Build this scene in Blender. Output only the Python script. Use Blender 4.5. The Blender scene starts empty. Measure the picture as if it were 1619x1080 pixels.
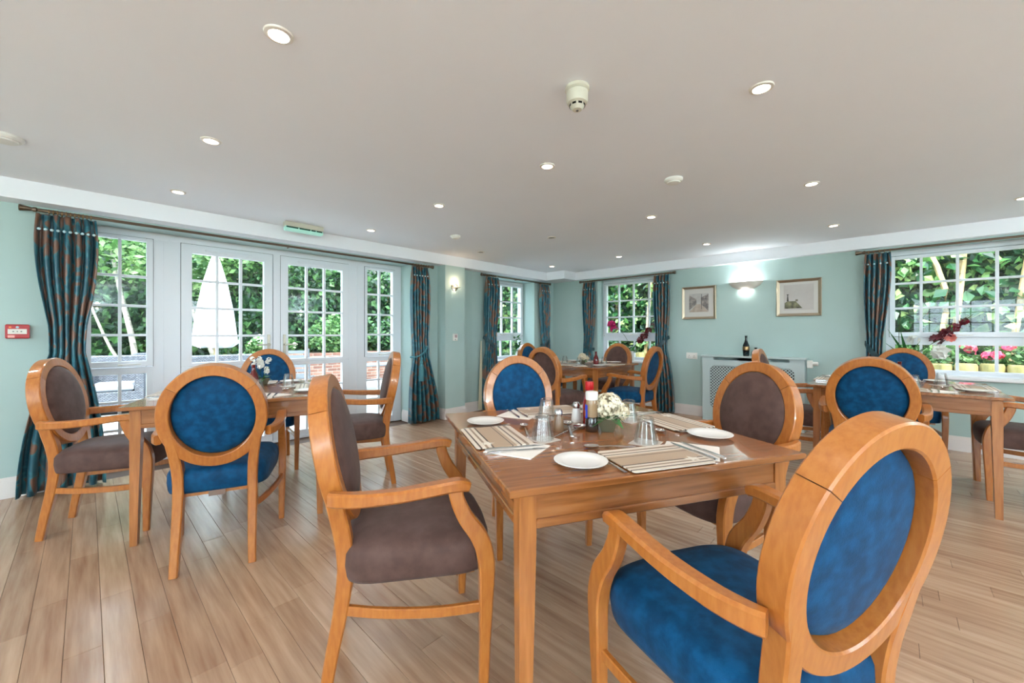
import bpy, math, random
from math import sin, cos, pi, radians, sqrt, atan2
from mathutils import Vector, Matrix

random.seed(7)
C = bpy.context.scene.collection
SC = bpy.context.scene

# ------------------------------------------------------------------ camera, world, sun, exposure
cam_d = bpy.data.cameras.new('camera')
cam = bpy.data.objects.new('camera', cam_d)
C.objects.link(cam)
cam.location = (0, 0, 1.16)
cam.rotation_euler = (radians(90), 0, 0.7564)
cam_d.sensor_width = 36.0
cam_d.lens = 633.66 / 1619 * 36.0
cam_d.shift_y = -12.45 / 1619
cam_d.clip_start = 0.05
cam_d.clip_end = 300
SC.camera = cam

world = bpy.data.worlds.new('sky')
SC.world = world
world.use_nodes = True
bg = world.node_tree.nodes['Background']
bg.inputs[0].default_value = (0.72, 0.87, 1.0, 1)
bg.inputs[1].default_value = 7.2

sun_d = bpy.data.lights.new('sun', 'SUN')
sun_d.energy = 4.0
sun_d.angle = radians(2)
sun_d.color = (1.0, 0.95, 0.86)
sun = bpy.data.objects.new('sun', sun_d)
C.objects.link(sun)
sun.rotation_euler = Vector((-0.55, 0.42, -0.95)).to_track_quat('-Z', 'Y').to_euler()

vs = SC.view_settings
vs.view_transform = 'Standard'
vs.look = 'None'
vs.gamma = 1.0
vs.exposure = 0.88
vs.use_curve_mapping = False
SPOT_W = 8.0

# ------------------------------------------------------------------ materials
def srgb(r, g, b):
    def f(c):
        c /= 255.0
        return c / 12.92 if c <= 0.04045 else ((c + 0.055) / 1.055) ** 2.4
    return (f(r), f(g), f(b), 1.0)

def mat(name, col, rough=0.5, metal=0.0, spec=0.5, sheen=0.0, coat=0.0):
    m = bpy.data.materials.new(name); m.use_nodes = True
    b = m.node_tree.nodes['Principled BSDF']
    b.inputs['Base Color'].default_value = col
    b.inputs['Roughness'].default_value = rough
    b.inputs['Metallic'].default_value = metal
    b.inputs['Specular IOR Level'].default_value = spec
    b.inputs['Sheen Weight'].default_value = sheen
    b.inputs['Coat Weight'].default_value = coat
    return m

def nodes(m):
    nt = m.node_tree
    return nt, nt.nodes, nt.links, nt.nodes['Principled BSDF']

def noise_mat(name, cols, scale=(1, 1, 1), nscale=5.0, detail=4.0, rough=0.5, stops=None, bump=0.0, coord='Object',
              sheen=0.0, coat=0.0, spec=0.5, island=0.0, objrand=0.0, distortion=0.0, bscale=None):
    m = mat(name, cols[0], rough, sheen=sheen, coat=coat, spec=spec)
    nt, N, L, b = nodes(m)
    tc = N.new('ShaderNodeTexCoord'); mp = N.new('ShaderNodeMapping')
    mp.inputs['Scale'].default_value = scale
    if coord == 'World':
        g = N.new('ShaderNodeNewGeometry'); L.new(g.outputs['Position'], mp.inputs['Vector'])
    else:
        L.new(tc.outputs[coord], mp.inputs['Vector'])
    nz = N.new('ShaderNodeTexNoise')
    nz.inputs['Scale'].default_value = nscale; nz.inputs['Detail'].default_value = detail
    nz.inputs['Distortion'].default_value = distortion
    L.new(mp.outputs[0], nz.inputs['Vector'])
    rp = N.new('ShaderNodeValToRGB')
    el = rp.color_ramp.elements
    n = len(cols)
    stops = stops or [0.3 + 0.4 * i / (n - 1) for i in range(n)]
    el[0].position = stops[0]; el[0].color = cols[0]
    el[1].position = stops[-1]; el[1].color = cols[-1]
    for i in range(1, n - 1):
        e = el.new(stops[i]); e.color = cols[i]
    fac = nz.outputs['Fac']
    if island or objrand:
        g = N.new('ShaderNodeNewGeometry'); oi = N.new('ShaderNodeObjectInfo')
        m1 = N.new('ShaderNodeMath'); m1.operation = 'MULTIPLY_ADD'
        L.new(g.outputs['Random Per Island'], m1.inputs[0]); m1.inputs[1].default_value = island
        m1.inputs[2].default_value = -(island + objrand) / 2
        m2 = N.new('ShaderNodeMath'); m2.operation = 'MULTIPLY_ADD'
        L.new(oi.outputs['Random'], m2.inputs[0]); m2.inputs[1].default_value = objrand
        L.new(m1.outputs[0], m2.inputs[2])
        ad = N.new('ShaderNodeMath'); ad.operation = 'ADD'
        L.new(fac, ad.inputs[0]); L.new(m2.outputs[0], ad.inputs[1]); fac = ad.outputs[0]
    L.new(fac, rp.inputs[0]); L.new(rp.outputs[0], b.inputs['Base Color'])
    if bump:
        bp = N.new('ShaderNodeBump'); bp.inputs['Strength'].default_value = bump
        bp.inputs['Distance'].default_value = 0.01
        if bscale:
            n2 = N.new('ShaderNodeTexNoise'); n2.inputs['Scale'].default_value = bscale
            L.new(mp.outputs[0], n2.inputs['Vector']); L.new(n2.outputs['Fac'], bp.inputs['Height'])
        else:
            L.new(nz.outputs['Fac'], bp.inputs['Height'])
        L.new(bp.outputs[0], b.inputs['Normal'])
    return m

def emit_mat(name, col, strength):
    m = bpy.data.materials.new(name); m.use_nodes = True
    b = m.node_tree.nodes['Principled BSDF']
    b.inputs['Base Color'].default_value = col
    b.inputs['Emission Color'].default_value = col
    b.inputs['Emission Strength'].default_value = strength
    return m

def thin_glass(name, tint=(1, 1, 1, 1), refl=0.08, rough=0.02, fres=0.8):
    m = bpy.data.materials.new(name); m.use_nodes = True
    nt = m.node_tree; N = nt.nodes; L = nt.links
    N.remove(N['Principled BSDF'])
    t = N.new('ShaderNodeBsdfTransparent'); t.inputs[0].default_value = tint
    g = N.new('ShaderNodeBsdfGlossy'); g.inputs['Roughness'].default_value = rough
    lw = N.new('ShaderNodeLayerWeight'); lw.inputs['Blend'].default_value = 0.35
    ma = N.new('ShaderNodeMath'); ma.operation = 'MULTIPLY_ADD'
    L.new(lw.outputs['Fresnel'], ma.inputs[0]); ma.inputs[1].default_value = fres; ma.inputs[2].default_value = refl
    ma.use_clamp = True
    mx = N.new('ShaderNodeMixShader')
    L.new(ma.outputs[0], mx.inputs[0]); L.new(t.outputs[0], mx.inputs[1]); L.new(g.outputs[0], mx.inputs[2])
    L.new(mx.outputs[0], N['Material Output'].inputs[0])
    return m

def leaf_mat(name, cols, trans=0.35, rough=0.45):
    m = mat(name, cols[0], rough)
    nt, N, L, b = nodes(m)
    g = N.new('ShaderNodeNewGeometry'); rp = N.new('ShaderNodeValToRGB')
    el = rp.color_ramp.elements
    el[0].position = 0; el[0].color = cols[0]; el[1].position = 1; el[1].color = cols[-1]
    for i in range(1, len(cols) - 1):
        e = el.new(i / (len(cols) - 1)); e.color = cols[i]
    L.new(g.outputs['Random Per Island'], rp.inputs[0]); L.new(rp.outputs[0], b.inputs['Base Color'])
    tr = N.new('ShaderNodeBsdfTranslucent'); L.new(rp.outputs[0], tr.inputs[0])
    mx = N.new('ShaderNodeMixShader'); mx.inputs[0].default_value = trans
    L.new(b.outputs[0], mx.inputs[1]); L.new(tr.outputs[0], mx.inputs[2])
    L.new(mx.outputs[0], N['Material Output'].inputs[0])
    return m

M = {}
M['wall'] = noise_mat('duck_egg_paint', [srgb(176, 199, 195), srgb(180, 202, 198)], nscale=3, rough=0.75, bump=0.02, bscale=180)
M['ceiling'] = noise_mat('ceiling_paint', [srgb(240, 242, 247), srgb(242, 244, 249)], nscale=2, rough=0.85)
M['white'] = mat('white_gloss_paint', srgb(236, 235, 236), 0.35)
M['skirting'] = mat('skirting_paint', srgb(236, 228, 224), 0.4)
M['upvc'] = mat('white_window_frame', srgb(232, 236, 242), 0.3)
M['shadow_line'] = mat('grey_shadow_line', srgb(120, 126, 130), 0.6)
M['pane'] = thin_glass('window_pane', (0.97, 0.99, 0.98, 1), 0.01, 0.0, 0.35)
M['plank'] = noise_mat('oak_laminate', [srgb(140, 104, 80), srgb(164, 130, 104), srgb(178, 145, 118), srgb(194, 162, 136)], scale=(1.2, 16, 1), nscale=2.2, detail=6,
                       rough=0.26, stops=[0.15, 0.42, 0.6, 0.85], coord='World', island=0.0, objrand=0.26, bump=0.05, spec=0.8)
M['plank_rest'] = noise_mat('oak_laminate_far', [srgb(140, 104, 80), srgb(164, 130, 104), srgb(178, 145, 118), srgb(194, 162, 136)], scale=(1.2, 16, 1), nscale=2.2, detail=6,
                       rough=0.26, stops=[0.15, 0.42, 0.6, 0.85], coord='World', island=0.26, objrand=0.0, bump=0.05, spec=0.8)
M['subfloor'] = mat('dark_joint', srgb(80, 55, 38), 0.8)
M['wood'] = noise_mat('honey_beech', [srgb(164, 94, 36), srgb(174, 104, 43), srgb(182, 114, 52)], scale=(9, 9, 2), nscale=9, detail=5, rough=0.3, coat=0.35, objrand=0.15)
M['table_wood'] = noise_mat('oak_table', [srgb(124, 72, 32), srgb(146, 88, 44), srgb(160, 102, 56)], scale=(1.4, 20, 20), nscale=3, detail=6, rough=0.25, coat=0.5, bump=0.03)
M['table_leg'] = noise_mat('oak_table_leg', [srgb(150, 88, 38), srgb(168, 104, 50), srgb(180, 116, 62)], scale=(14, 14, 1.2), nscale=4, detail=6, rough=0.3, coat=0.3)
def velvet(name, cols, rough, nscale, sheen):
    return noise_mat(name, cols, nscale=nscale, detail=9, rough=rough, stops=[0.36, 0.5, 0.66], bump=0.08, bscale=320, sheen=sheen, distortion=0.0, spec=0.15)
M['blue'] = velvet('blue_velvet', [srgb(0, 52, 86), srgb(0, 62, 100), srgb(4, 74, 116)], 0.6, 26, 0.04)
M['brown'] = velvet('brown_fabric', [srgb(80, 58, 52), srgb(87, 64, 58), srgb(94, 71, 65)], 0.6, 18, 0.08)
M['metal'] = mat('dark_bronze_pole', srgb(120, 106, 92), 0.3, 1.0)
M['nickel'] = mat('brushed_nickel', srgb(190, 182, 168), 0.28, 1.0)
M['brass'] = mat('antique_brass', srgb(150, 120, 84), 0.3, 1.0)
M['steel'] = mat('cutlery_steel', srgb(205, 205, 205), 0.16, 1.0)
M['china'] = mat('white_china', srgb(238, 236, 232), 0.18)
M['plastic'] = mat('white_plastic', srgb(232, 230, 224), 0.4)
M['cream_plastic'] = mat('cream_plastic', srgb(205, 200, 184), 0.45)
M['black'] = mat('black_gloss', srgb(14, 14, 16), 0.25)
M['red'] = mat('red_plastic', srgb(176, 8, 18), 0.35)
M['glass'] = thin_glass('tumbler_glass', (0.985, 0.99, 0.99, 1), 0.03, 0.03, 0.45)
M['napkin'] = mat('paper_napkin', srgb(236, 230, 222), 0.8)
M['dark_red'] = mat('dark_red_glass', srgb(96, 8, 14), 0.1, coat=0.6)
M['cord'] = mat('teal_cord', srgb(70, 130, 140), 0.6)
M['lining'] = mat('cream_lining', srgb(220, 210, 180), 0.8)

def curtain_mat():
    m = mat('teal_copper_damask', srgb(30, 95, 105), 0.34, sheen=0.1)
    nt, N, L, b = nodes(m)
    tc = N.new('ShaderNodeTexCoord'); mp = N.new('ShaderNodeMapping')
    mp.inputs['Scale'].default_value = (1, 1, 0.55)
    L.new(tc.outputs['UV'], mp.inputs['Vector'])
    nz = N.new('ShaderNodeTexNoise'); nz.inputs['Scale'].default_value = 3.6; nz.inputs['Detail'].default_value = 1.6
    nz.inputs['Distortion'].default_value = 2.2
    L.new(mp.outputs[0], nz.inputs['Vector'])
    rp = N.new('ShaderNodeValToRGB'); el = rp.color_ramp.elements
    el[0].position = 0.44; el[0].color = srgb(22, 80, 96)
    el[1].position = 0.64; el[1].color = srgb(120, 84, 64)
    e = el.new(0.52); e.color = srgb(44, 112, 124)
    e = el.new(0.545); e.color = srgb(108, 82, 70)
    L.new(nz.outputs['Fac'], rp.inputs[0]); L.new(rp.outputs[0], b.inputs['Base Color'])
    return m
M['curtain'] = curtain_mat()
def mat_stripes():
    m = mat('striped_placemat', srgb(190, 165, 140), 0.35)
    nt, N, L, b = nodes(m)
    tc = N.new('ShaderNodeTexCoord'); sp = N.new('ShaderNodeSeparateXYZ')
    L.new(tc.outputs['Object'], sp.inputs[0])
    mr = N.new('ShaderNodeMath'); mr.operation = 'MULTIPLY_ADD'
    L.new(sp.outputs['Y'], mr.inputs[0]); mr.inputs[1].default_value = 1 / 0.21; mr.inputs[2].default_value = 0.5
    rp = N.new('ShaderNodeValToRGB'); rp.color_ramp.interpolation = 'CONSTANT'
    el = rp.color_ramp.elements
    a, d, w, g = srgb(186, 160, 134), srgb(84, 66, 56), srgb(226, 212, 196), srgb(150, 124, 102)
    seq = [(0, w), (.06, d), (.09, w), (.16, g), (.2, w), (.26, d), (.29, a), (.60, d), (.62, a), (.68, w), (.74, d), (.77, w), (.84, g), (.9, w)]
    el[0].position = 0; el[0].color = w; el[1].position = 0.99; el[1].color = w
    for p, c in seq[1:]:
        e = el.new(p); e.color = c
    L.new(mr.outputs[0], rp.inputs[0]); L.new(rp.outputs[0], b.inputs['Base Color'])
    return m
M['placemat'] = mat_stripes()
M['coaster'] = mat('grey_coaster', srgb(196, 186, 176), 0.4)
M['silver_frame'] = mat('champagne_frame', srgb(176, 160, 138), 0.35, 0.8)
M['mount'] = mat('picture_mount', srgb(206, 202, 196), 0.6)

# ------------------------------------------------------------------ mesh builder
class MB:
    def __init__(s): s.v = []; s.f = []; s.mi = []; s.uv = None
    def add(s, vs, fs, mi=0):
        o = len(s.v); s.v += [tuple(p) for p in vs]
        for f in fs: s.f.append(tuple(i + o for i in f)); s.mi.append(mi)
        return s
    def box(s, x0, y0, z0, x1, y1, z1, mi=0, c=0.0):
        if c <= 0:
            v = [(x0, y0, z0), (x1, y0, z0), (x1, y1, z0), (x0, y1, z0), (x0, y0, z1), (x1, y0, z1), (x1, y1, z1), (x0, y1, z1)]
            return s.add(v, [(0, 3, 2, 1), (4, 5, 6, 7), (0, 1, 5, 4), (1, 2, 6, 5), (2, 3, 7, 6), (3, 0, 4, 7)], mi)
        # chamfered vertical stack
        def ring(z, i): return [(x0 + i, y0 + i, z), (x1 - i, y0 + i, z), (x1 - i, y1 - i, z), (x0 + i, y1 - i, z)]
        return s.loft([ring(z0, c), ring(z0 + c, 0), ring(z1 - c, 0), ring(z1, c)], True, mi)
    def loft(s, rings, caps=True, mi=0, closed=False):
        o = len(s.v); n = len(rings[0]); k = len(rings)
        for r in rings: s.v += [tuple(p) for p in r]
        for j in range(k if closed else k - 1):
            a = o + j * n; b = o + ((j + 1) % k) * n
            for i in range(n):
                s.f.append((a + i, a + (i + 1) % n, b + (i + 1) % n, b + i)); s.mi.append(mi)
        if caps and not closed:
            s.f.append(tuple(o + i for i in reversed(range(n)))); s.mi.append(mi)
            s.f.append(tuple(o + (k - 1) * n + i for i in range(n))); s.mi.append(mi)
        return s
    def lathe(s, prof, n=20, cx=0, cy=0, cz=0, mi=0, rib=0.0, ribn=0, caps=True):
        rings = []
        for r, z in prof:
            rings.append([(cx + r * (1 + rib * cos(ribn * 2 * pi * i / n)) * cos(2 * pi * i / n), cy + r * (1 + rib * cos(ribn * 2 * pi * i / n)) * sin(2 * pi * i / n), cz + z) for i in range(n)])
        return s.loft(rings, caps, mi)
    def tube(s, pts, r, n=8, mi=0, caps=True):
        rings = []
        pts = [Vector(p) for p in pts]
        rr = r if isinstance(r, (list, tuple)) else [r] * len(pts)
        for i, p in enumerate(pts):
            t = (pts[min(i + 1, len(pts) - 1)] - pts[max(i - 1, 0)]).normalized()
            a = t.cross(Vector((0, 0, 1)))
            if a.length < 0.05: a = t.cross(Vector((0, 1, 0)))
            a.normalize(); b = t.cross(a)
            rings.append([p + rr[i] * (cos(2 * pi * k / n) * a + sin(2 * pi * k / n) * b) for k in range(n)])
        return s.loft(rings, caps, mi)
    def sweep(s, pts, dims, side, ch=0.006, mi=0, closed=False):
        """rectangular section sweep. side: list or vector = direction of width"""
        pts = [Vector(p) for p in pts]; rings = []; k = len(pts)
        for i, p in enumerate(pts):
            if closed: t = (pts[(i + 1) % k] - pts[i - 1]).normalized()
            else: t = (pts[min(i + 1, k - 1)] - pts[max(i - 1, 0)]).normalized()
            sd = Vector(side[i] if isinstance(side, list) else side)
            sd = (sd - t * sd.dot(t)).normalized(); up = t.cross(sd)
            w, d = dims[i] if isinstance(dims, list) else dims
            w /= 2; d /= 2
            q = [(w - ch, -d), (w, -d + ch), (w, d - ch), (w - ch, d), (-w + ch, d), (-w, d - ch), (-w, -d + ch), (-w + ch, -d)]
            rings.append([p + a * sd + b * up for a, b in q])
        return s.loft(rings, True, mi, closed)
    def quad(s, a, b, c, d, mi=0): return s.add([a, b, c, d], [(0, 1, 2, 3)], mi)
    def mesh(s, name, mats, smooth=35):
        me = bpy.data.meshes.new(name)
        me.from_pydata(s.v, [], s.f)
        for m in (mats if isinstance(mats, list) else [mats]): me.materials.append(m)
        if any(s.mi): me.polygons.foreach_set('material_index', s.mi)
        if smooth:
            me.polygons.foreach_set('use_smooth', [True] * len(me.polygons))
            me.set_sharp_from_angle(angle=radians(smooth))
        me.update()
        return me
    def obj(s, name, mats, parent=None, smooth=35, loc=None, rz=0.0):
        o = bpy.data.objects.new(name, s.mesh(name, mats, smooth)); C.objects.link(o)
        if parent is not None: o.parent = parent
        if loc is not None: o.location = loc
        o.rotation_euler.z = rz
        return o

def tag(o, label=None, cat=None, group=None, kind=None):
    if label: o['label'] = label
    if cat: o['category'] = cat
    if group: o['group'] = group
    if kind: o['kind'] = kind
    return o
def thing(name, label, cat, loc=(0, 0, 0), rz=0.0, group=None, kind=None):
    o = bpy.data.objects.new(name, None); C.objects.link(o)
    o.empty_display_size = 0.1; o.location = loc; o.rotation_euler.z = rz
    return tag(o, label, cat, group, kind)
def dup(root, loc, rz, label, group=None):
    r = root.copy(); C.objects.link(r); r.location = loc; r.rotation_euler = (0, 0, rz)
    r['label'] = label
    if group: r['group'] = group
    for ch in list(root.children):
        c = ch.copy(); C.objects.link(c); c.parent = r
        for g in list(ch.children):
            d = g.copy(); C.objects.link(d); d.parent = c
    return r
def structure(name, label, cat, mb=None, mats=None, smooth=0):
    o = mb.obj(name, mats, None, smooth) if mb else thing(name, label, cat)
    return tag(o, label, cat, None, 'structure')

# ------------------------------------------------------------------ the room shell
H, ZS = 2.224, 2.088
XW, XB, XJ = -4.53, -4.36, -4.83      # left wall, bulkhead face, joinery plane
YW, YB, YJ = 5.916, 5.829, 6.13       # far wall
XR, YK = 3.3, -3.2                    # right and back walls
ZH = 2.06                             # head of openings
FY0, FY1 = -0.114, 2.894              # glazed door set along the left wall
W3 = (4.29, 5.37); W4 = (-3.595, -2.475); W5 = (-0.035, 1.035)
ZSILL = 0.73

# floor: boards along X, rows 0.1 m deep
fl = MB().box(XJ - 0.12, YK - 0.2, -0.06, XR + 0.2, YJ + 0.12, -0.004)
floor = structure('floor', 'oak laminate plank floor of the dining room', 'floor', fl, M['subfloor'])
def plank_mb(L): return MB().box(0, 0.0006, -0.004, L - 0.0012, 0.0994, 0.0, 0, 0.0009)
PL = 0.92
full = plank_mb(PL).mesh('plank', M['plank'], 0)
cand = []
y = -3.16 - 0.1
row = 0
rnd = random.Random(3)
while y < YW:
    off = rnd.uniform(0, PL)
    x = XW - off
    while x < XR:
        a, b = max(x, XW), min(x + PL, XR)
        if b - a > 0.02: cand.append((a, b, y))
        x += PL
    y += 0.1; row += 1
dvx, dvy = -sin(0.7564), cos(0.7564)
def score(c):
    cx, cy = (c[0] + c[1]) / 2, c[2] + 0.05
    s = cx * dvx + cy * dvy; r = cx * cos(0.7564) + cy * sin(0.7564)
    if s < 0.9: return -1
    u = 633.66 * r / s
    if abs(u) > 830: return -1
    return 1 / s
cand.sort(key=score, reverse=True)
rest = MB()
for i, (a, b, y) in enumerate(cand):
    if i < 300 and score((a, b, y)) > 0:
        if abs(b - a - PL) < 1e-4: o = bpy.data.objects.new('plank', full)
        else: o = bpy.data.objects.new('plank', plank_mb(b - a).mesh('plank', M['plank'], 0))
        C.objects.link(o); o.parent = floor; o.location = (a, y, 0)
    else:
        rest.box(a, y + 0.0006, -0.004, b - 0.0012, y + 0.0994, 0)
tag(rest.obj('plank_field', M['plank_rest'], floor, 0), kind='stuff')

ce = MB().box(XJ - 0.12, YK - 0.2, H, XR + 0.2, YJ + 0.12, H + 0.2)
structure('ceiling', 'plain white plaster ceiling', 'ceiling', ce, M['ceiling'])

wl = MB()
TX = XJ - 0.1
wl.box(TX, YK - 0.2, 0, XW, FY0, H); wl.box(TX, FY1, 0, XW, W3[0], H); wl.box(TX, W3[1], 0, XW, YJ + 0.12, H)
wl.box(TX, FY0, ZH, XW, FY1, H); wl.box(TX, W3[0], ZH, XW, W3[1], H); wl.box(TX, W3[0], 0, XW, W3[1], ZSILL - 0.03)
structure('wall_left', 'pale duck egg wall with the glazed doors and a sash window', 'wall', wl, M['wall'])
wf = MB()
TY = YJ + 0.1
wf.box(XW, YW, 0, W4[0], TY, H); wf.box(W4[1], YW, 0, W5[0], TY, H); wf.box(W5[1], YW, 0, XR + 0.2, TY, H)
for w in (W4, W5):
    wf.box(w[0], YW, ZH, w[1], TY, H); wf.box(w[0], YW, 0, w[1], TY, ZSILL - 0.03)
structure('wall_far', 'pale duck egg far wall with two windows and pictures', 'wall', wf, M['wall'])
wr = MB(); RW = ((-2.4, -0.6), (0.9, 2.7))
wr.box(XR, YK - 0.2, 0, XR + 0.2, YW, ZSILL - 0.03); wr.box(XR, YK - 0.2, ZH, XR + 0.2, YW, H)
wr.box(XR, YK - 0.2, ZSILL - 0.03, XR + 0.2, RW[0][0], ZH); wr.box(XR, RW[0][1], ZSILL - 0.03, XR + 0.2, RW[1][0], ZH); wr.box(XR, RW[1][1], ZSILL - 0.03, XR + 0.2, YW, ZH)
structure('wall_right', 'duck egg wall with two added fill windows on the right side', 'wall', wr, M['wall'])
wb = MB(); BW = ((-3.4, -1.2), (0.4, 2.6))
wb.box(XW, YK - 0.2, 0, XR, YK, ZSILL - 0.03); wb.box(XW, YK - 0.2, ZH, XR, YK, H)
wb.box(XW, YK - 0.2, ZSILL - 0.03, BW[0][0], YK, ZH); wb.box(BW[0][1], YK - 0.2, ZSILL - 0.03, BW[1][0], YK, ZH); wb.box(BW[1][1], YK - 0.2, ZSILL - 0.03, XR, YK, ZH)
structure('wall_back', 'duck egg wall with two added fill windows behind the camera', 'wall', wb, M['wall'])
structure('wall_pillar', 'slim duck egg pillar with a lamp between doors and window', 'pillar', MB().box(XW - 0.01, 3.31, 0, XB, 3.653, ZS), M['wall'])
structure('trim_1', 'white boxed bulkhead along the top of the left wall', 'bulkhead', MB().box(XW - 0.01, YK, ZS, XB, YW, H + 0.01), M['ceiling'])
structure('trim_2', 'white boxed bulkhead along the top of the far wall', 'bulkhead', MB().box(XB, YB, ZS, XR, YW + 0.01, H + 0.01), M['ceiling'])
structure('trim_3', 'white boxed ceiling casing in the far corner', 'casing', MB().box(XB, 5.496, ZS, -3.981, YB, H + 0.01), M['ceiling'])

def skirt(mb, pts):
    # pts: list of (x0,y0,x1,y1, nx,ny): skirting runs with outward normal
    for x0, y0, x1, y1, nx, ny in pts:
        t = 0.016
        for z0, z1, tt in ((0, 0.115, t), (0.115, 0.128, t * 0.7), (0.128, 0.145, t * 0.45)):
            xs = sorted((x0, x1)); ys = sorted((y0, y1))
            bx0, bx1 = (xs[0], xs[1]) if ny else ((xs[0], xs[0] + tt) if nx > 0 else (xs[0] - tt, xs[0]))
            by0, by1 = (ys[0], ys[1]) if nx else ((ys[0] - tt, ys[0]) if ny < 0 else (ys[0], ys[0] + tt))
            mb.box(bx0, by0, z0, bx1, by1, z1)
sk = MB()
skirt(sk, [(XW, YK, XW, FY0, 1, 0), (XW, FY1, XW, 3.31, 1, 0), (XJ + 0.09, FY1, XW, FY1, 0, -1), (XW, 3.31, XB + 0.016, 3.31, 0, -1), (XB, 3.31, XB, 3.653, 1, 0), (XW, 3.653, XW, YW, 1, 0)])
structure('baseboard_left', 'white skirting board along the left wall and pillar', 'skirting', sk, M['skirting'])
sk = MB(); skirt(sk, [(XW, YW, -1.86, YW, 0, -1), (-0.72, YW, XR, YW, 0, -1)])
structure('baseboard_far', 'white skirting board along the far wall', 'skirting', sk, M['skirting'])

# ------------------------------------------------------------------ windows and doors
class Frame2:
    """draws in a wall plane: 'A' -> coordinates (y,z) at x = XJ, 'B' -> (x,z) at y = YJ. depth d measured towards the room."""
    def __init__(s, side): s.side = side
    def box(s, mb, a0, z0, a1, z1, d0, d1, c=0.0):
        if s.side == 'A': mb.box(XJ + d0, a0, z0, XJ + d1, a1, z1, 0, c)
        else: mb.box(a0, YJ - d1, z0, a1, YJ - d0, z1, 0, c)
        return mb
def sash(fr, parent, a0, a1, z0, z1, st, cols, rows, d=0.0, th=0.045, handle=False, bottom=None, top=None):
    """frame with stiles of width st, glazing bars at cols / rows (positions), a pane per cell"""
    bt = bottom or st; tp = top or st
    m = MB()
    fr.box(m, a0, z0, a0 + st, z1, d, d + th, 0.004); fr.box(m, a1 - st, z0, a1, z1, d, d + th, 0.004)
    fr.box(m, a0 + st, z0, a1 - st, z0 + bt, d, d + th, 0.004); fr.box(m, a0 + st, z1 - tp, a1 - st, z1, d, d + th, 0.004)
    sf = m.obj('sash', M['upvc'], parent, 0)
    if th > 0.048:  # grey strips paint the shadow line round the sash edge
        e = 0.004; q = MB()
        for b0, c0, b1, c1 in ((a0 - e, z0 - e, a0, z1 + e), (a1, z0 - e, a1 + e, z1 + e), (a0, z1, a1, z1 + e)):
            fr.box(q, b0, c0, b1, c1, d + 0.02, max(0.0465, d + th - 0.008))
        q.obj('shadow_line', M['shadow_line'], sf, 0)
    g0, g1, h0, h1 = a0 + st, a1 - st, z0 + bt, z1 - tp
    bw = 0.011
    for c in cols: fr.box(MB(), c - bw, h0, c + bw, h1, d + 0.008, d + th - 0.006, 0.003).obj('glazing_bar', M['upvc'], sf, 0)
    for r in rows: fr.box(MB(), g0, r - bw, g1, r + bw, d + 0.010, d + th - 0.008, 0.003).obj('glazing_bar', M['upvc'], sf, 0)
    ca = [g0] + list(cols) + [g1]; ra = [h0] + sorted(rows) + [h1]
    for i in range(len(ca) - 1):
        for j in range(len(ra) - 1):
            p = MB(); fr.box(p, ca[i], ra[j], ca[i + 1], ra[j + 1], d + 0.02, d + 0.024)
            p.obj('pane', M['pane'], sf, 0)
    return sf
A2, B2 = Frame2('A'), Frame2('B')
def handle_stay(fr, parent, a, z, d):
    m = MB(); fr.box(m, a - 0.015, z - 0.012, a + 0.015, z + 0.004, d, d + 0.025, 0.003)
    fr.box(m, a - 0.01, z - 0.004, a + 0.13, z + 0.004, d + 0.025, d + 0.033, 0.002)
    m.obj('window_handle', M['plastic'], parent, 0)

# glazed door set
def side_light(name, label, a0, a1, g0, g1):
    w = structure(name, label, 'window')
    mid = (g0 + g1) / 2
    sash(A2, w, a0, a1, 0.872, 2.0, g0 - a0, [mid], [1.147, 1.402, 1.658], d=0.005, th=0.05, top=0.03, bottom=0.05)
    sash(A2, w, a0 - 0.0, a1, 0.0, 0.868, g0 - a0, [mid], [0.33, 0.57], d=-0.01, th=0.045, top=0.06, bottom=0.085)
    handle_stay(A2, w, mid, 0.895, 0.055)
    v = MB(); A2.box(v, g0 + 0.02, 1.985, g1 - 0.02, 1.998, 0.055, 0.07, 0.003); v.obj('trickle_vent', M['upvc'], w, 0)
side_light('window_1', 'narrow small-paned side window left of the glazed doors', -0.02, 0.402, 0.022, 0.36)
side_light('window_2', 'narrow small-paned side window right of the glazed doors', 2.384, 2.80, 2.414, 2.753)
def door_leaf(name, label, a0, a1, g0, g1, hs):
    w = structure(name, label, 'door')
    p = (g1 - g0) / 3; cols = [g0 + p, g0 + 2 * p]
    sash(A2, w, a0, a1, 0.849, 2.0, g0 - a0, cols, [1.139, 1.404, 1.662], d=0.005, th=0.05, top=0.085, bottom=0.036)
    sash(A2, w, a0, a1, 0.02, 0.849, g0 - a0, cols, [0.33, 0.57], d=0.005, th=0.05, top=0.036, bottom=0.07)
    v = MB(); A2.box(v, g0 + 0.1, 1.945, g1 - 0.1, 1.965, 0.055, 0.075, 0.004); v.obj('trickle_vent', M['upvc'], w, 0)
    m = MB(); A2.box(m, hs - 0.013, 0.93, hs + 0.013, 1.15, 0.055, 0.065, 0.003)
    sg = -1 if hs > (a0 + a1) / 2 else 1
    A2.box(m, min(hs, hs + sg * 0.12), 1.035, max(hs, hs + sg * 0.12), 1.052, 0.09, 0.104, 0.004)
    A2.box(m, hs - 0.009, 1.034, hs + 0.009, 1.053, 0.065, 0.1, 0.003)
    m.obj('lever_handle', M['nickel'], w, 0)
door_leaf('door_1', 'white small-paned glazed door, left leaf', 0.597, 1.352, 0.676, 1.266, 1.315)
door_leaf('door_2', 'white small-paned glazed door, right leaf', 1.43, 2.174, 1.504, 2.089, 1.465)
m = MB()
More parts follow.
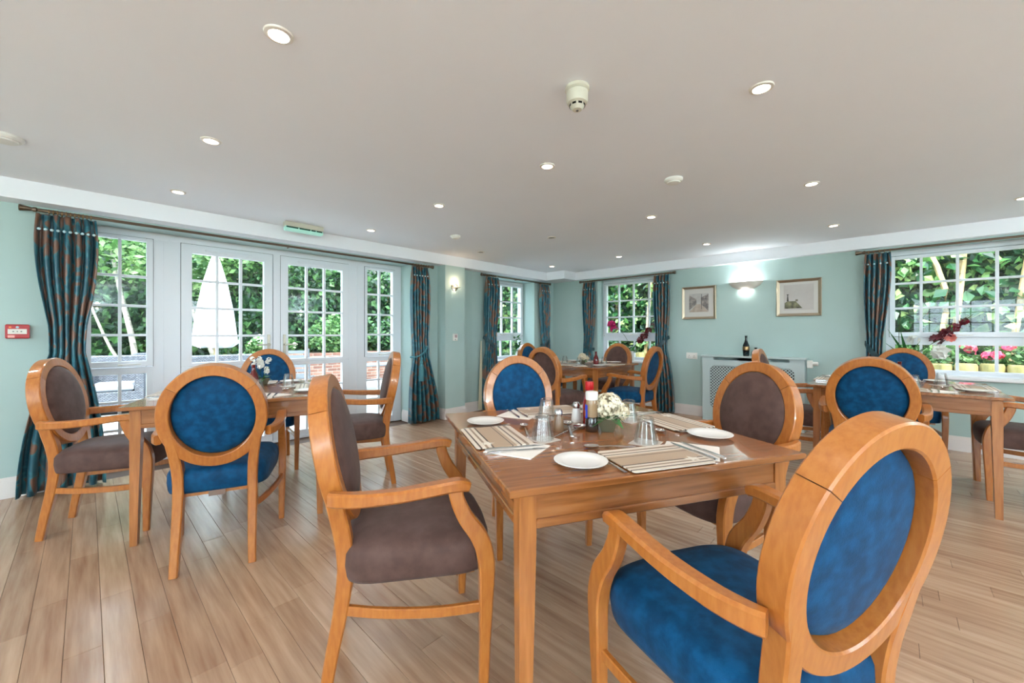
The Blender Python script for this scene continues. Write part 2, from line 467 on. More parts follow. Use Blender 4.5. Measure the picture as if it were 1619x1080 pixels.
A2.box(m, FY0, 0, -0.02, 2.002, -0.06, 0.045); A2.box(m, 0.402, 0, 0.597, 2.002, -0.06, 0.04); A2.box(m, 1.358, 0.02, 1.424, 2.002, -0.04, 0.06)
A2.box(m, 2.174, 0, 2.384, 2.002, -0.06, 0.04); A2.box(m, 2.80, 0, FY1, 2.002, -0.06, 0.045)
A2.box(m, FY0, 2.002, FY1, ZH, -0.06, 0.045); A2.box(m, 0.597, 0, 2.174, 0.02, -0.1, 0.07)
A2.box(m, 0.475, 0.0, 0.481, 2.0, 0.04, 0.046); A2.box(m, 2.285, 0.0, 2.291, 2.0, 0.04, 0.046)
structure('trim_4', 'white frame posts and head around the glazed doors', 'door frame', m, M['upvc'])

def sash_window(name, label, fr, o0, o1):
    w = structure(name, label, 'window')
    m = MB()
    fr.box(m, o0, ZSILL + 0.02, o0 + 0.03, 2.005, -0.04, 0.03); fr.box(m, o1 - 0.03, ZSILL + 0.02, o1, 2.005, -0.04, 0.03)
    fr.box(m, o0, 2.005, o1, ZH, -0.04, 0.03); fr.box(m, o0, ZSILL, o1, ZSILL + 0.02, -0.04, 0.03)
    m.obj('frame', M['upvc'], w, 0)
    g0, g1 = o0 + 0.075, o1 - 0.075
    q = (g1 - g0 - 0.52) / 2; cols = [g0 + q, g0 + q + 0.26, g0 + q + 0.52]
    sash(fr, w, o0 + 0.03, o1 - 0.03, 1.125, 2.005, 0.045, cols, [1.435, 1.705], d=0.0, th=0.05, bottom=0.05, top=0.035)
    sash(fr, w, o0 + 0.03, o1 - 0.03, ZSILL + 0.02, 1.125, 0.045, cols, [], d=-0.02, th=0.045, bottom=0.03, top=0.085)
    handle_stay(fr, w, cols[1] - 0.03, 1.145, 0.05)
    s = MB()
    if fr.side == 'A': s.box(XJ + 0.02, o0 - 0.0, ZSILL - 0.03, XW + 0.035, o1 + 0.0, ZSILL, 0, 0.006)
    else: s.box(o0, YW - 0.035, ZSILL - 0.03, o1, YJ - 0.02, ZSILL, 0, 0.006)
    s.obj('window_sill', M['white'], w, 0)
sash_window('window_3', 'small-paned window in the left wall beyond the pillar', A2, *W3)
sash_window('window_4', 'small-paned window in the far wall near the corner', B2, *W4)
sash_window('window_5', 'large small-paned window at the right end of the far wall', B2, *W5)

def fill_window(name, label, horizontal, a0, a1):  # added, unseen windows that let in fill daylight from behind the camera
    w = structure(name, label, 'window')
    def bx(mb, p0, z0, p1, z1, d0, d1):
        if horizontal: mb.box(p0, YK - d1, z0, p1, YK - d0, z1)
        else: mb.box(XR + d0, p0, z0, XR + d1, p1, z1)
        return mb
    m = MB()
    for p0, z0, p1, z1 in ((a0, ZSILL - .03, a0 + .07, ZH), (a1 - .07, ZSILL - .03, a1, ZH), (a0, ZSILL - .03, a1, ZSILL + .05), (a0, 2.0, a1, ZH), (a0, 1.06, a1, 1.15)): bx(m, p0, z0, p1, z1, .1, .16)
    m.obj('frame', M['upvc'], w, 0)
    n = 6
    for k in range(1, n): p = a0 + (a1 - a0) * k / n; bx(MB(), p - .011, ZSILL, p + .011, 2.02, .11, .15).obj('glazing_bar', M['upvc'], w, 0)
    for z in (1.435, 1.705): bx(MB(), a0 + .05, z - .011, a1 - .05, z + .011, .112, .148).obj('glazing_bar', M['upvc'], w, 0)
    bx(MB(), a0 + .05, ZSILL, a1 - .05, 2.02, .128, .132).obj('pane', M['pane'], w, 0)
fill_window('fill_window_6', 'added fill window at the near end of the right wall', False, *RW[0])
fill_window('fill_window_7', 'added fill window in the middle of the right wall', False, *RW[1])
fill_window('fill_window_8', 'added fill window at the left end of the back wall', True, *BW[0])
fill_window('fill_window_9', 'added fill window at the right end of the back wall', True, *BW[1])

# ------------------------------------------------------------------ curtains, poles
def curtain(name, label, side, top, mid, bot, zt, zb, ztie, folds, buttons=8, tassel=False, band=None, plane=None, tie_dir=1, lining=False, tie=True):
    """top/mid/bot = (start,end) along the wall at heading / tie / hem"""
    if plane is None: plane = XW + 0.095 if side == 'A' else YW - 0.095
    nu, nz = folds * 12, 40
    V = []; UV = []
    rr = random.Random(hash(label) % 1000 if False else len(label))
    ph = [rr.uniform(-0.6, 0.6) for _ in range(folds + 2)]
    W0 = 1.6
    for j in range(nz + 1):
        z = zt + (zb - zt) * j / nz
        if z > ztie:
            k = (zt - z) / (zt - ztie); k2 = k * k * (3 - 2 * k)
            bul = 0.12 * sin(pi * min(1, k * 1.25)) if k < .8 else 0.12 * sin(pi * min(1, k * 1.25))
            a = top[0] + (mid[0] - top[0]) * k2; b = top[1] + (mid[1] - top[1]) * k2
            ex = (top[1] - top[0]) * bul
            a -= ex * .6; b += ex * .6
        else:
            k = (ztie - z) / (ztie - zb); k2 = sin(k * pi / 2)
            a = mid[0] + (bot[0] - mid[0]) * k2; b = mid[1] + (bot[1] - mid[1]) * k2
        amp = 0.042 if z < zt - 0.16 else 0.018 + 0.024 * (zt - z) / 0.16
        near = math.exp(-((z - ztie) / 0.16) ** 2)
        amp *= 1 - 0.35 * near
        amp *= 1 + 0.35 * max(0, (ztie - z) / ztie)
        for i in range(nu + 1):
            u = i / nu
            fi = u * folds
            w = 2 * pi * fi + 0.5 * sin(fi * 2.1 + z * 1.7) * (1 - near * .5)
            lat = a + (b - a) * (u + 0.25 / folds * sin(2 * w) * 0.35)
            dep = amp * (cos(w) + 0.25 * cos(2 * w + ph[int(fi)]))
            dep += 0.03 * near
            if side == 'A': V.append((plane + dep, lat, z))
            else: V.append((lat, plane - dep, z))
            UV.append((u * W0, z))
    F = []
    for j in range(nz):
        for i in range(nu):
            p = j * (nu + 1) + i
            F.append((p, p + 1, p + nu + 2, p + nu + 1))
    me = bpy.data.meshes.new('drape'); me.from_pydata(V, [], F)
    uvl = me.uv_layers.new(name='UVMap')
    for l in me.loops: uvl.data[l.index].uv = UV[l.vertex_index]
    me.materials.append(M['curtain'])
    me.polygons.foreach_set('use_smooth', [True] * len(me.polygons)); me.update()
    base = (plane, (top[0] + top[1]) / 2, 0) if side == 'A' else ((top[0] + top[1]) / 2, plane, 0)
    t = thing(name, label, 'curtain')
    d = bpy.data.objects.new('drape', me); C.objects.link(d); d.parent = t
    sm = d.modifiers.new('thickness', 'SOLIDIFY'); sm.thickness = 0.004
    for k in range(buttons):
        u = (k + 0.5) / buttons
        lat = top[0] + (top[1] - top[0]) * u
        dd = 0.045
        p = (plane + dd, lat, zt - 0.115) if side == 'A' else (lat, plane - dd, zt - 0.115)
        b = MB()
        prof = [(0.001, 0.006), (0.007, 0.005), (0.010, 0), (0.007, -0.004), (0.001, -0.005)]
        rings = []
        for r, q in prof:
            rings.append([((p[0] + q, p[1] + r * cos(a), p[2] + r * sin(a)) if side == 'A' else (p[0] + r * cos(a), p[1] - q, p[2] + r * sin(a))) for a in [2 * pi * i / 10 for i in range(10)]])
        b.loft(rings).obj('button', M['button'], t)
    # tie band
    cz = ztie
    lo, hi = mid
    pts = []
    for i in range(13):
        q = i / 12
        lat = lo - 0.01 + (hi - lo + 0.02) * q
        dep = 0.01 + 0.062 * sin(pi * q) ** 0.5 if 0 < q < 1 else -0.02
        zz = cz + (0.16 * (q ** 2) if tie_dir > 0 else 0.16 * ((1 - q) ** 2))
        pts.append((plane + dep, lat, zz) if side == 'A' else (lat, plane - dep, zz))
    if not tie: pass
    elif tassel:
        MB().tube(pts, 0.011, 8).obj('tie_rope', M['cord'], t)
        lat = lo + (hi - lo) * 0.42; dep = 0.075
        def P(z, a=0): return (plane + dep, lat + a, z) if side == 'A' else (lat + a, plane - dep, z)
        x, yy, _ = P(0)
        ta = MB().lathe([(0.004, 0.03), (0.012, 0.0), (0.02, -0.02), (0.014, -0.04), (0.024, -0.055), (0.024, -0.08), (0.018, -0.09), (0.03, -0.11), (0.037, -0.30), (0.034, -0.305)], 14, x, yy, cz - 0.0, rib=0.04, ribn=7)
        ta.obj('tassel', M['cord'], t)
    else:
        MB().sweep(pts, (0.05, 0.008), (0, 0, 1), 0.002).obj('tie_band', M['curtain_plain'], t)
    if lining:
        q = MB()
        l0, l1 = bot[0] - 0.045, bot[0] + 0.03
        q.loft([[(plane - 0.06, l0 + 0.06, ztie + .1), (plane - 0.056, l0 + 0.06, ztie + .1), (plane - 0.056, l1, ztie + .1), (plane - 0.06, l1, ztie + .1)],
                [(plane - 0.05, l0, zb), (plane - 0.046, l0, zb), (plane - 0.02, l1, zb), (plane - 0.024, l1, zb)]]).obj('lining', M['lining'], t, 0)
    return t
M['button'] = mat('pale_blue_button', srgb(176, 206, 214), 0.4)
M['curtain_plain'] = mat('dark_teal_band', srgb(26, 62, 70), 0.5)

def pole(name, label, side, a0, a1, z, rings_at, metal='metal', plane=None):
    if plane is None: plane = XW + 0.095 if side == 'A' else YW - 0.095
    t = thing(name, label, 'curtain pole')
    P = (lambda a, dz=0, dd=0: (plane + dd, a, z + dz)) if side == 'A' else (lambda a, dz=0, dd=0: (a, plane - dd, z + dz))
    MB().tube([P(a0), P(a1)], 0.012, 10).obj('rod', M[metal], t)
    for a, sg in ((a0, -1), (a1, 1)):
        MB().tube([P(a + sg * x) for x in (-0.005, 0.0, 0.012, 0.02, 0.028, 0.075, 0.08)], [0.013, 0.018, 0.018, 0.013, 0.015, 0.024, 0.02], 12).obj('finial', M[metal], t)
    for a in (a0 + 0.12, (a0 + a1) / 2, a1 - 0.12):
        w = (XW - plane) if side == 'A' else -(YW - plane)
        MB().tube([P(a), P(a, 0, w + 0.001)], 0.007, 6).obj('bracket', M[metal], t)
    rm = None
    for a in rings_at:
        n = 14; rg = []
        for i in range(n):
            an = 2 * pi * i / n
            c = Vector((0, 0, 0)) + Vector(P(a, 0.019 * cos(an) - 0.006, 0.019 * sin(an)))
            rad = (Vector(P(a, cos(an), sin(an))) - Vector(P(a, 0, 0))).normalized()
            ax = (Vector(P(a + 1)) - Vector(P(a))).normalized()
            rg.append([c + 0.003 * (cos(k * 2 * pi / 6) * rad + sin(k * 2 * pi / 6) * ax) for k in range(6)])
        MB().loft(rg, False, 0, True).obj('ring', M['brass'], t)
    return t
def lin(a, b, n): return [a + (b - a) * i / (n - 1) for i in range(n)]
pole('curtain_pole', 'long metal curtain pole above the glazed doors', 'A', -0.25, 3.09, 2.045, lin(-0.19, 0.02, 11) + lin(2.86, 3.06, 6))
pole('curtain_pole', 'short metal curtain pole above the left wall window', 'A', 4.11, 5.62, 2.045, lin(4.15, 4.34, 5) + lin(5.42, 5.6, 5))
pole('curtain_pole', 'short metal curtain pole above the far corner window', 'B', -3.81, -2.33, 2.045, lin(-3.78, -3.6, 5) + lin(-2.55, -2.36, 5))
pole('curtain_pole', 'metal curtain pole above the large right window', 'B', -0.2, 1.6, 2.045, lin(-0.17, 0.0, 5))
G = 'teal and copper patterned curtains'
def cur(*a, **k): tag(curtain('curtain', *a, **k), group=G)
cur('large teal and copper curtain beside the red fire call point', 'A', (-0.25, 0.05), (-0.19, -0.01), (-0.34, 0.10), 2.02, 0.02, 1.02, 6, buttons=10, tie=False)
cur('teal and copper curtain with a tassel tie-back beside the pillar', 'A', (2.83, 3.07), (2.84, 3.06), (2.79, 3.22), 2.02, 0.02, 0.86, 6, buttons=6, tassel=True)
cur('teal curtain with cream lining showing, right of the pillar', 'A', (4.12, 4.37), (4.10, 4.30), (4.06, 4.36), 2.02, 0.02, 0.95, 5, buttons=4, lining=True, tie_dir=-1)
cur('teal curtain on the far side of the left wall window', 'A', (5.40, 5.62), (5.46, 5.62), (5.40, 5.68), 2.02, 0.02, 0.95, 5, buttons=4)
cur('teal curtain left of the far corner window', 'B', (-3.80, -3.58), (-3.78, -3.62), (-3.84, -3.58), 2.02, 0.02, 0.9, 5, buttons=4, tie_dir=-1)
cur('teal curtain between the far corner window and the street picture', 'B', (-2.56, -2.34), (-2.53, -2.36), (-2.52, -2.26), 2.02, 0.02, 0.95, 5, buttons=5)
cur('teal curtain left of the large right window', 'B', (-0.20, 0.0), (-0.19, -0.06), (-0.22, 0.0), 2.02, 0.02, 0.9, 5, buttons=4, tie_dir=-1)

# ------------------------------------------------------------------ ceiling fittings
M['lamp_on'] = emit_mat('lit_lamp', (1.0, 0.86, 0.68, 1), 9.0)
M['lamp_off'] = mat('unlit_lamp', srgb(90, 86, 80), 0.3)
M['bezel'] = mat('downlight_bezel', srgb(226, 218, 208), 0.35)
GX = [-3.88, -2.72, -1.58, -0.405, 0.76, 1.92]; GY = [-2.57, -1.05, 0.467, 2.0, 3.52, 5.03]
OFF = {(1, 4), (0, 4)}
rowname = ['rearmost', 'second rear', 'nearest', 'second', 'third', 'farthest']
colname = ['leftmost, by the glazed doors', 'second from the doors', 'third from the doors', 'fourth from the doors', 'fifth from the doors', 'sixth from the doors']
bz = MB().lathe([(0.048, 0.0), (0.046, -0.006), (0.034, -0.008), (0.034, -0.003)], 24).mesh('bezel', M['bezel'])
ln = MB().lathe([(0.0335, -0.002), (0.0335, -0.0045), (0.001, -0.0048)], 20).mesh('lamp', M['lamp_on'])
lo = MB().lathe([(0.0335, -0.002), (0.0335, -0.0045), (0.001, -0.0048)], 20).mesh('lamp', M['lamp_off'])
spot = bpy.data.lights.new('downlight_spot', 'SPOT')
spot.energy = SPOT_W; spot.spot_size = radians(150); spot.spot_blend = 0.9; spot.shadow_soft_size = 0.035; spot.color = (1.0, 0.93, 0.88)
for i, x in enumerate(GX):
    for j, y in enumerate(GY):
        if (i, j) in ((0, 0),): pass
        on = (i, j) not in OFF
        t = thing('downlight', ('lit' if on else 'unlit') + ' recessed ceiling downlight, %s row, %s' % (rowname[j], colname[i]), 'downlight', (x, y, H), 0, 'recessed ceiling downlights')
        for nm, me in (('bezel', bz), ('lamp', ln if on else lo)):
            o = bpy.data.objects.new(nm, me); C.objects.link(o); o.parent = t
        if on:
            l = bpy.data.objects.new('downlight_bulb', spot); C.objects.link(l); l.location = (0, 0, -0.012); l.parent = t
def dome(label, x, y, r):
    t = thing('ceiling_detector', label, 'detector', (x, y, H), 0, 'low round ceiling detectors')
    MB().lathe([(r, 0), (r, -0.012), (r * .86, -0.022), (r * .6, -0.022)], 28).obj('base', M['plastic'], t)
    MB().lathe([(r * .72, -0.02), (r * .70, -0.030), (r * .3, -0.034), (0.002, -0.035)], 28).obj('cover', M['plastic'], t)
dome('white round detector on the ceiling at the left frame edge', -3.47, -0.31, 0.075)
dome('white round detector on the ceiling in the middle of the room', -1.084, 2.768, 0.06)
dome('white round detector on the ceiling near the pillar', -3.44, 2.75, 0.055)
t = thing('smoke_detector', 'deep cream smoke detector hanging from the ceiling near the camera', 'smoke detector', (-0.985, 1.455, H))
MB().lathe([(0.052, 0), (0.052, -0.012), (0.044, -0.018)], 28).obj('base', M['cream_plastic'], t)
MB().lathe([(0.042, -0.018), (0.047, -0.022), (0.047, -0.058), (0.042, -0.068), (0.032, -0.073), (0.031, -0.084), (0.02, -0.096), (0.002, -0.099)], 28).obj('body', M['cream_plastic'], t)
for k in range(8):
    a = 2 * pi * k / 8 + 0.2
    q = [(0.0325 * cos(a + da) * 1.02, 0.0325 * sin(a + da) * 1.02) for da in (-0.25, 0.25)]
    MB().loft([[(x * s, y * s, z) for (x, y) in q for s in ((1, 1.03) if (x, y) == q[0] else (1.03, 1))] for z in (-0.083, -0.0745)]).obj('vent_slot', M['black'], t, 0)
MB().lathe([(0.006, -0.098), (0.005, -0.102), (0.001, -0.102)], 10).obj('test_button', M['lamp_off'], t)

M['exit_green'] = emit_mat('green_exit_panel', srgb(170, 222, 206), 0.12)
M['exit_dark'] = mat('dark_green_strip', srgb(0, 70, 50), 0.4)
t = thing('emergency_exit_light', 'slim grey and green emergency exit light on the ceiling by the bulkhead', 'exit light', (-4.16, 1.45, H))
MB().box(-0.035, -0.175, -0.045, 0.035, 0.175, 0, 0, 0.004).obj('housing', M['cream_plastic'], t, 0)
MB().box(-0.03, -0.17, -0.085, 0.03, 0.17, -0.045, 0, 0.006).obj('diffuser', M['exit_green'], t, 0)
for a, b in ((-0.165, -0.06), (-0.05, 0.05), (0.058, 0.1), (0.108, 0.16)):
    MB().box(0.03, a, -0.06, 0.032, b, -0.047).obj('legend_strip', M['exit_dark'], t, 0)

# ------------------------------------------------------------------ wall fittings
t = thing('fire_call_point', 'red fire alarm call point on the wall beside the left curtain', 'call point', (XW, -0.34, 1.175))
MB().box(0, -0.055, -0.05, 0.032, 0.055, 0.05, 0, 0.006).obj('body', M['red'], t, 0)
MB().box(0.032, -0.043, -0.018, 0.034, 0.043, 0.018).obj('press_panel', mat('panel_white', srgb(225, 220, 210), 0.4), t, 0)
for k, (yy, w) in enumerate(((-0.018, 0.006), (0, 0.004), (0.018, 0.006))):
    MB().add([(0.0345, yy - w, 0), (0.0345, yy, -0.004), (0.0345, yy + w, 0), (0.0345, yy, 0.004), (0.0335, yy, 0)], [(0, 1, 2, 3), (0, 4, 1), (1, 4, 2), (2, 4, 3), (3, 4, 0)]).obj('arrow_mark', M['black'], t, 0)
MB().box(0.032, -0.043, -0.044, 0.0335, -0.012, -0.027).obj('sticker', mat('pink_sticker', srgb(240, 170, 160), 0.5), t, 0)
MB().box(0.032, -0.038, 0.026, 0.0335, -0.027, 0.034).obj('warning_mark', mat('orange_mark', srgb(245, 150, 60), 0.5), t, 0)
MB().lathe([(0.008, 0), (0.006, 0.001), (0.001, 0.0015)], 10).obj('badge', M['button'], t).matrix_local = Matrix.Translation((0.0322, 0.0, 0.03)) @ Matrix.Rotation(pi / 2, 4, 'Y')

t = thing('wall_lamp', 'nickel fan shaped wall lamp on the pillar, lit warm', 'wall lamp', (XB, 3.465, 1.80))
MB().lathe([(0.055, 0), (0.052, 0.012), (0.02, 0.02), (0.001, 0.02)], 24).obj('back_plate', M['nickel'], t).matrix_local = Matrix.Rotation(pi / 2, 4, 'Y')
m = MB()
rg = []
for k in range(9):
    a = -pi / 2 + pi * k / 8
    rg.append([(0.015 + 0.085 * cos(a), 0.07 * sin(a), -0.008), (0.015 + 0.075 * cos(a), 0.06 * sin(a), -0.003), (0.015 + 0.0 * cos(a), 0.0, 0.0), (0.0, 0.0, -0.012)])
m.loft(rg, True).obj('shade', M['nickel'], t)
MB().lathe([(0.001, -0.012), (0.009, -0.008), (0.011, 0), (0.009, 0.008), (0.001, 0.012)], 14, 0.03, 0, 0.014).obj('bulb', emit_mat('warm_bulb', (1, 0.75, 0.5, 1), 5), t)
def point(name, parent, loc, w, col, r=0.03):
    d = bpy.data.lights.new(name, 'POINT'); d.energy = w; d.color = col; d.shadow_soft_size = r
    o = bpy.data.objects.new(name, d); C.objects.link(o); o.parent = parent; o.location = loc
point('wall_lamp_light', t, (0.05, 0, 0.06), 0.8, (1, 0.72, 0.48), 0.02)
point('wall_lamp_glow', t, (0.05, 0, -0.045), 0.14, (1, 0.78, 0.58), 0.02)

def uplighter(label, loc, rz):
    """plaster half bowl, local +Y = out of the wall"""
    t = thing('plaster_uplighter', label, 'wall lamp', loc, rz, 'white plaster wall uplighters')
    rg = []
    for zf, rx, ry in ((0.05, 0.2, 0.10), (0.03, 0.19, 0.092), (0.0, 0.165, 0.078), (-0.03, 0.12, 0.055), (-0.045, 0.085, 0.036)):
        rg.append([(rx * cos(pi * k / 20), ry * sin(pi * k / 20), zf) for k in range(21)])
    m = MB()
    m.loft(rg, False)
    # inner skin
    rg2 = [[(x * 0.94, y * 0.92, z) for x, y, z in r] for r in rg]
    m.loft([rg2[i] for i in range(4, -1, -1)] , False)
    m.loft([rg[0], rg2[0]], False); m.loft([rg[4], rg2[4]], False)
    m.obj('bowl', mat('plaster', srgb(226, 218, 208), 0.7), t, 60)
    MB().tube([(-0.06, 0.035, -0.0), (0.06, 0.035, -0.0)], 0.006, 8).obj('lamp_tube', emit_mat('white_tube', (1, 0.98, 0.9, 1), 30), t)
    MB().box(-0.11, 0.0, -0.03, 0.11, 0.006, 0.045).obj('back_plate', M['plastic'], t, 0)
    return t
def uplight_lamp(t, w):
    d = bpy.data.lights.new('uplighter_tube', 'POINT'); d.energy = w; d.color = (0.84, 0.92, 1.0); d.shadow_soft_size = 0.03
    o = bpy.data.objects.new('uplighter_tube', d); C.objects.link(o); o.parent = t; o.location = (0, 0.045, 0.045)
    d = bpy.data.lights.new('uplighter_spill', 'POINT'); d.energy = w * 0.12; d.color = (1.0, 0.97, 0.9); d.shadow_soft_size = 0.02
    o = bpy.data.objects.new('uplighter_spill', d); C.objects.link(o); o.parent = t; o.location = (0, 0.035, -0.055)
u = uplighter('white plaster uplighter glowing between the two pictures', (-1.375, YW, 1.785), pi); uplight_lamp(u, 3.6)
for k, (x, y, rz, nm) in enumerate(((XR, 4.4, pi / 2, 'far end of the right wall'), (XR, 0.15, pi / 2, 'middle of the right wall'), (XR, -2.8, pi / 2, 'near end of the right wall'),
                     (-0.4, YK, 0, 'middle of the back wall'), (2.95, YK, 0, 'right end of the back wall'))):
    u = uplighter('added unseen fill uplighter on the ' + nm, (x, y, 1.785), rz); uplight_lamp(u, 85)  # added lamps out of view, there to brighten the ceiling

t = thing('thermostat', 'small white wall thermostat on the pillar', 'thermostat', (XB, 3.47, 1.11))
MB().box(0, -0.035, -0.05, 0.025, 0.035, 0.05, 0, 0.005).obj('body', M['plastic'], t, 0)
MB().box(0.025, -0.018, -0.005, 0.0265, 0.024, 0.032).obj('display', mat('grey_display', srgb(176, 150, 150), 0.4), t, 0)
MB().box(0.025, -0.012, -0.036, 0.028, -0.004, -0.022).obj('switch', M['black'], t, 0)
t = thing('motion_sensor', 'small white motion sensor high on the wall in the far corner', 'sensor', (XW, 5.74, 1.87))
MB().box(0, -0.03, -0.06, 0.045, 0.03, 0.06, 0, 0.01).obj('body', M['plastic'], t, 0)
MB().box(0.045, -0.02, -0.045, 0.05, 0.02, -0.01, 0, 0.003).obj('lens', M['cream_plastic'], t, 0)
t = thing('switch_plate', 'white switch plate on the wall in the far corner', 'switch', (XW, 5.76, 1.15))
MB().box(0, -0.045, -0.045, 0.009, 0.045, 0.045, 0, 0.003).obj('plate', M['plastic'], t, 0)
MB().box(0.009, -0.012, -0.02, 0.014, 0.012, 0.02, 0, 0.002).obj('rocker', M['plastic'], t, 0)
t = thing('double_socket', 'white double power socket left of the radiator cover', 'socket', (-2.055, YW, 0.845))
MB().box(-0.075, -0.01, -0.045, 0.075, 0, 0.045, 0, 0.003).obj('plate', M['plastic'], t, 0)
for x in (-0.035, 0.035):
    MB().box(x - 0.008, -0.014, 0.012, x + 0.008, -0.01, 0.032, 0, 0.002).obj('switch', M['plastic'], t, 0)
    for dx, dz in ((0, 0), (-0.011, -0.022), (0.011, -0.022)):
        MB().box(x + dx - 0.003, -0.0106, dz - 0.004, x + dx + 0.003, -0.0098, dz + 0.004).obj('pin_hole', M['black'], t, 0)

# pictures
def picture(name, label, x0, x1, z0, z1):
    t = thing(name, label, 'picture', ((x0 + x1) / 2, YW, (z0 + z1) / 2))
    hx, hz = (x1 - x0) / 2, (z1 - z0) / 2
    fw = 0.034
    prof = [(0, 0), (0, -0.022), (0.006, -0.028), (0.02, -0.022), (0.028, -0.016), (fw, -0.014), (fw, 0)]
    rg = []
    for sx, sz in ((-1, -1), (1, -1), (1, 1), (-1, 1)):
        rg.append([(sx * (hx - a), d, sz * (hz - a)) for a, d in prof])
    MB().loft(rg, False, 0, True).obj('frame', M['silver_frame'], t, 20)
    MB().box(-hx + fw, -0.011, -hz + fw, hx - fw, -0.005, hz - fw).obj('mount', M['mount'], t, 0)
    return t, hx - fw, hz - fw
def art(t, polys, d=-0.0115):
    part = None
    for k, (nm, col, pts) in enumerate(polys):
        dd = d - 0.0004 * (k + 1)
        n = len(pts)
        v = [(x, dd, z) for x, z in pts] + [(x, -0.008, z) for x, z in pts]
        f = [tuple(range(n)), tuple(reversed(range(n, 2 * n)))] + [(i, i + n, (i + 1) % n + n, (i + 1) % n) for i in range(n)]
        cm = mat('print_' + nm, col, 0.5) if not isinstance(col, bpy.types.Material) else col
        o = MB().add(v, f).obj(nm if part is None else nm, cm, t if part is None else part, 0)
        if part is None: part = o
t, hx, hz = picture('framed_street_print', 'framed grey street scene print left of the uplighter', -2.188, -1.732, 1.364, 1.825)
R = lambda x0, z0, x1, z1: [(x0, z0), (x1, z0), (x1, z1), (x0, z1)]
sky = noise_mat('print_sky', [srgb(170, 166, 164), srgb(200, 196, 192)], nscale=9, rough=0.5)
bld = noise_mat('print_buildings', [srgb(96, 92, 94), srgb(138, 130, 126), srgb(176, 164, 154)], nscale=26, rough=0.5)
grd = noise_mat('print_pavement', [srgb(168, 150, 136), srgb(196, 180, 166)], nscale=18, rough=0.5)
art(t, [('print', sky, R(-0.13, -0.13, 0.13, 0.13)), ('print_left_houses', bld, [(-0.13, -0.1), (-0.03, -0.02), (-0.03, 0.05), (-0.13, 0.11)]),
        ('print_right_houses', bld, [(0.03, -0.02), (0.13, -0.12), (0.13, 0.12), (0.03, 0.07)]), ('print_street', grd, [(-0.13, -0.13), (0.13, -0.13), (0.03, -0.02), (-0.03, -0.02)]),
        ('print_lamp_post', srgb(70, 68, 70), R(0.035, -0.09, 0.042, 0.12))])
t, hx, hz = picture('framed_lighthouse_print', 'framed pale seaside print with a small beacon right of the uplighter', -1.032, -0.583, 1.372, 1.821)
sea = noise_mat('print_mist', [srgb(184, 176, 172), srgb(198, 192, 188)], nscale=4, rough=0.45)
art(t, [('print', sea, R(-0.15, -0.15, 0.15, 0.16)), ('print_island', noise_mat('print_rock', [srgb(70, 66, 52), srgb(150, 146, 110)], nscale=20), [(-0.14, -0.13), (0.04, -0.13), (0.01, -0.09), (-0.03, -0.04), (-0.11, -0.04), (-0.14, -0.06)]),
        ('print_beacon', srgb(60, 52, 48), [(-0.118, -0.04), (-0.098, -0.04), (-0.104, 0.03), (-0.096, 0.045), (-0.12, 0.045), (-0.112, 0.03)]),
        ('print_hut', srgb(120, 112, 96), R(-0.03, -0.045, -0.005, -0.02))])

# radiator cover
RX0, RX1, RY = -1.845, -0.735, 5.735
t = thing('radiator_cover', 'pale blue radiator cover with diamond lattice grille under the uplighter', 'radiator cover', ((RX0 + RX1) / 2, YW - 0.003, 0))
M['cover'] = mat('cover_paint', srgb(190, 206, 206), 0.45)
hw = (RX1 - RX0) / 2; fd = RY - YW
MB().box(-hw - 0.025, fd - 0.02, 0.85, hw + 0.025, 0, 0.872, 0, 0.004).obj('top', M['cover'], t, 0)
for s in (-1, 1): MB().box(s * hw - 0.009, fd + 0.018, 0, s * hw + 0.009, 0, 0.85).obj('side_panel', M['cover'], t, 0)
m = MB(); g0, g1, h0, h1 = -hw + 0.085, hw - 0.085, 0.16, 0.74
for (a, b, c, d) in ((-hw - 0.009, 0, g0, 0.85), (g1, 0, hw + 0.009, 0.85), (g0, 0, g1, h0), (g0, h1, g1, 0.812)): m.box(a, fd, b, c, fd + 0.018, d)
for s in (-1, 1): m.box(min(s * 0.11, s * (hw - 0.42)) if False else (-0.14 if s < 0 else -0.14), fd, 0.812, 0.14, fd + 0.018, 0.85)
m.box(g0, fd, 0.812, g0 + 0.05, fd + 0.018, 0.85); m.box(g1 - 0.05, fd, 0.812, g1, fd + 0.018, 0.85)
for sx in (g0, g1):
    for sz in (h0, h1):
        dx = 1 if sx == g0 else -1; dz = 1 if sz == h0 else -1
        pts = [(sx, sz), (sx + dx * 0.05, sz), (sx + dx * 0.03, sz + dz * 0.02), (sx + dx * 0.02, sz + dz * 0.03), (sx, sz + dz * 0.05)]
        m.loft([[(x, fd, z) for x, z in pts], [(x, fd + 0.018, z) for x, z in pts]])
m.obj('front_panel', M['cover'], t, 0)
m = MB(); st = 0.038; W = g1 - g0; Hh = h1 - h0
n = int((W + Hh) / st)
for k in range(1, n):
    q = k * st
    for flip in (0, 1):
        x0, z0 = (q, 0) if q < W else (W, q - W)
        x1, z1 = (0, q) if q < Hh else (q - Hh, Hh)
        if flip: x0, x1 = W - x0, W - x1
        m.sweep([(g0 + x0, fd + 0.008 + 0.003 * flip, h0 + z0), (g0 + x1, fd + 0.008 + 0.003 * flip, h0 + z1)], (0.011, 0.003), (1, 0, 1 if not flip else -1), 0.0005)
tag(m.obj('lattice_grille', M['cover'], t, 0), 'diagonal diamond lattice', kind='stuff')
MB().box(-hw + 0.05, -0.07, 0.12, hw - 0.05, -0.03, 0.72).obj('shade_panel', mat('dark_shade', srgb(46, 46, 46), 0.8), t, 0)  # dark panel paints the shade behind the lattice
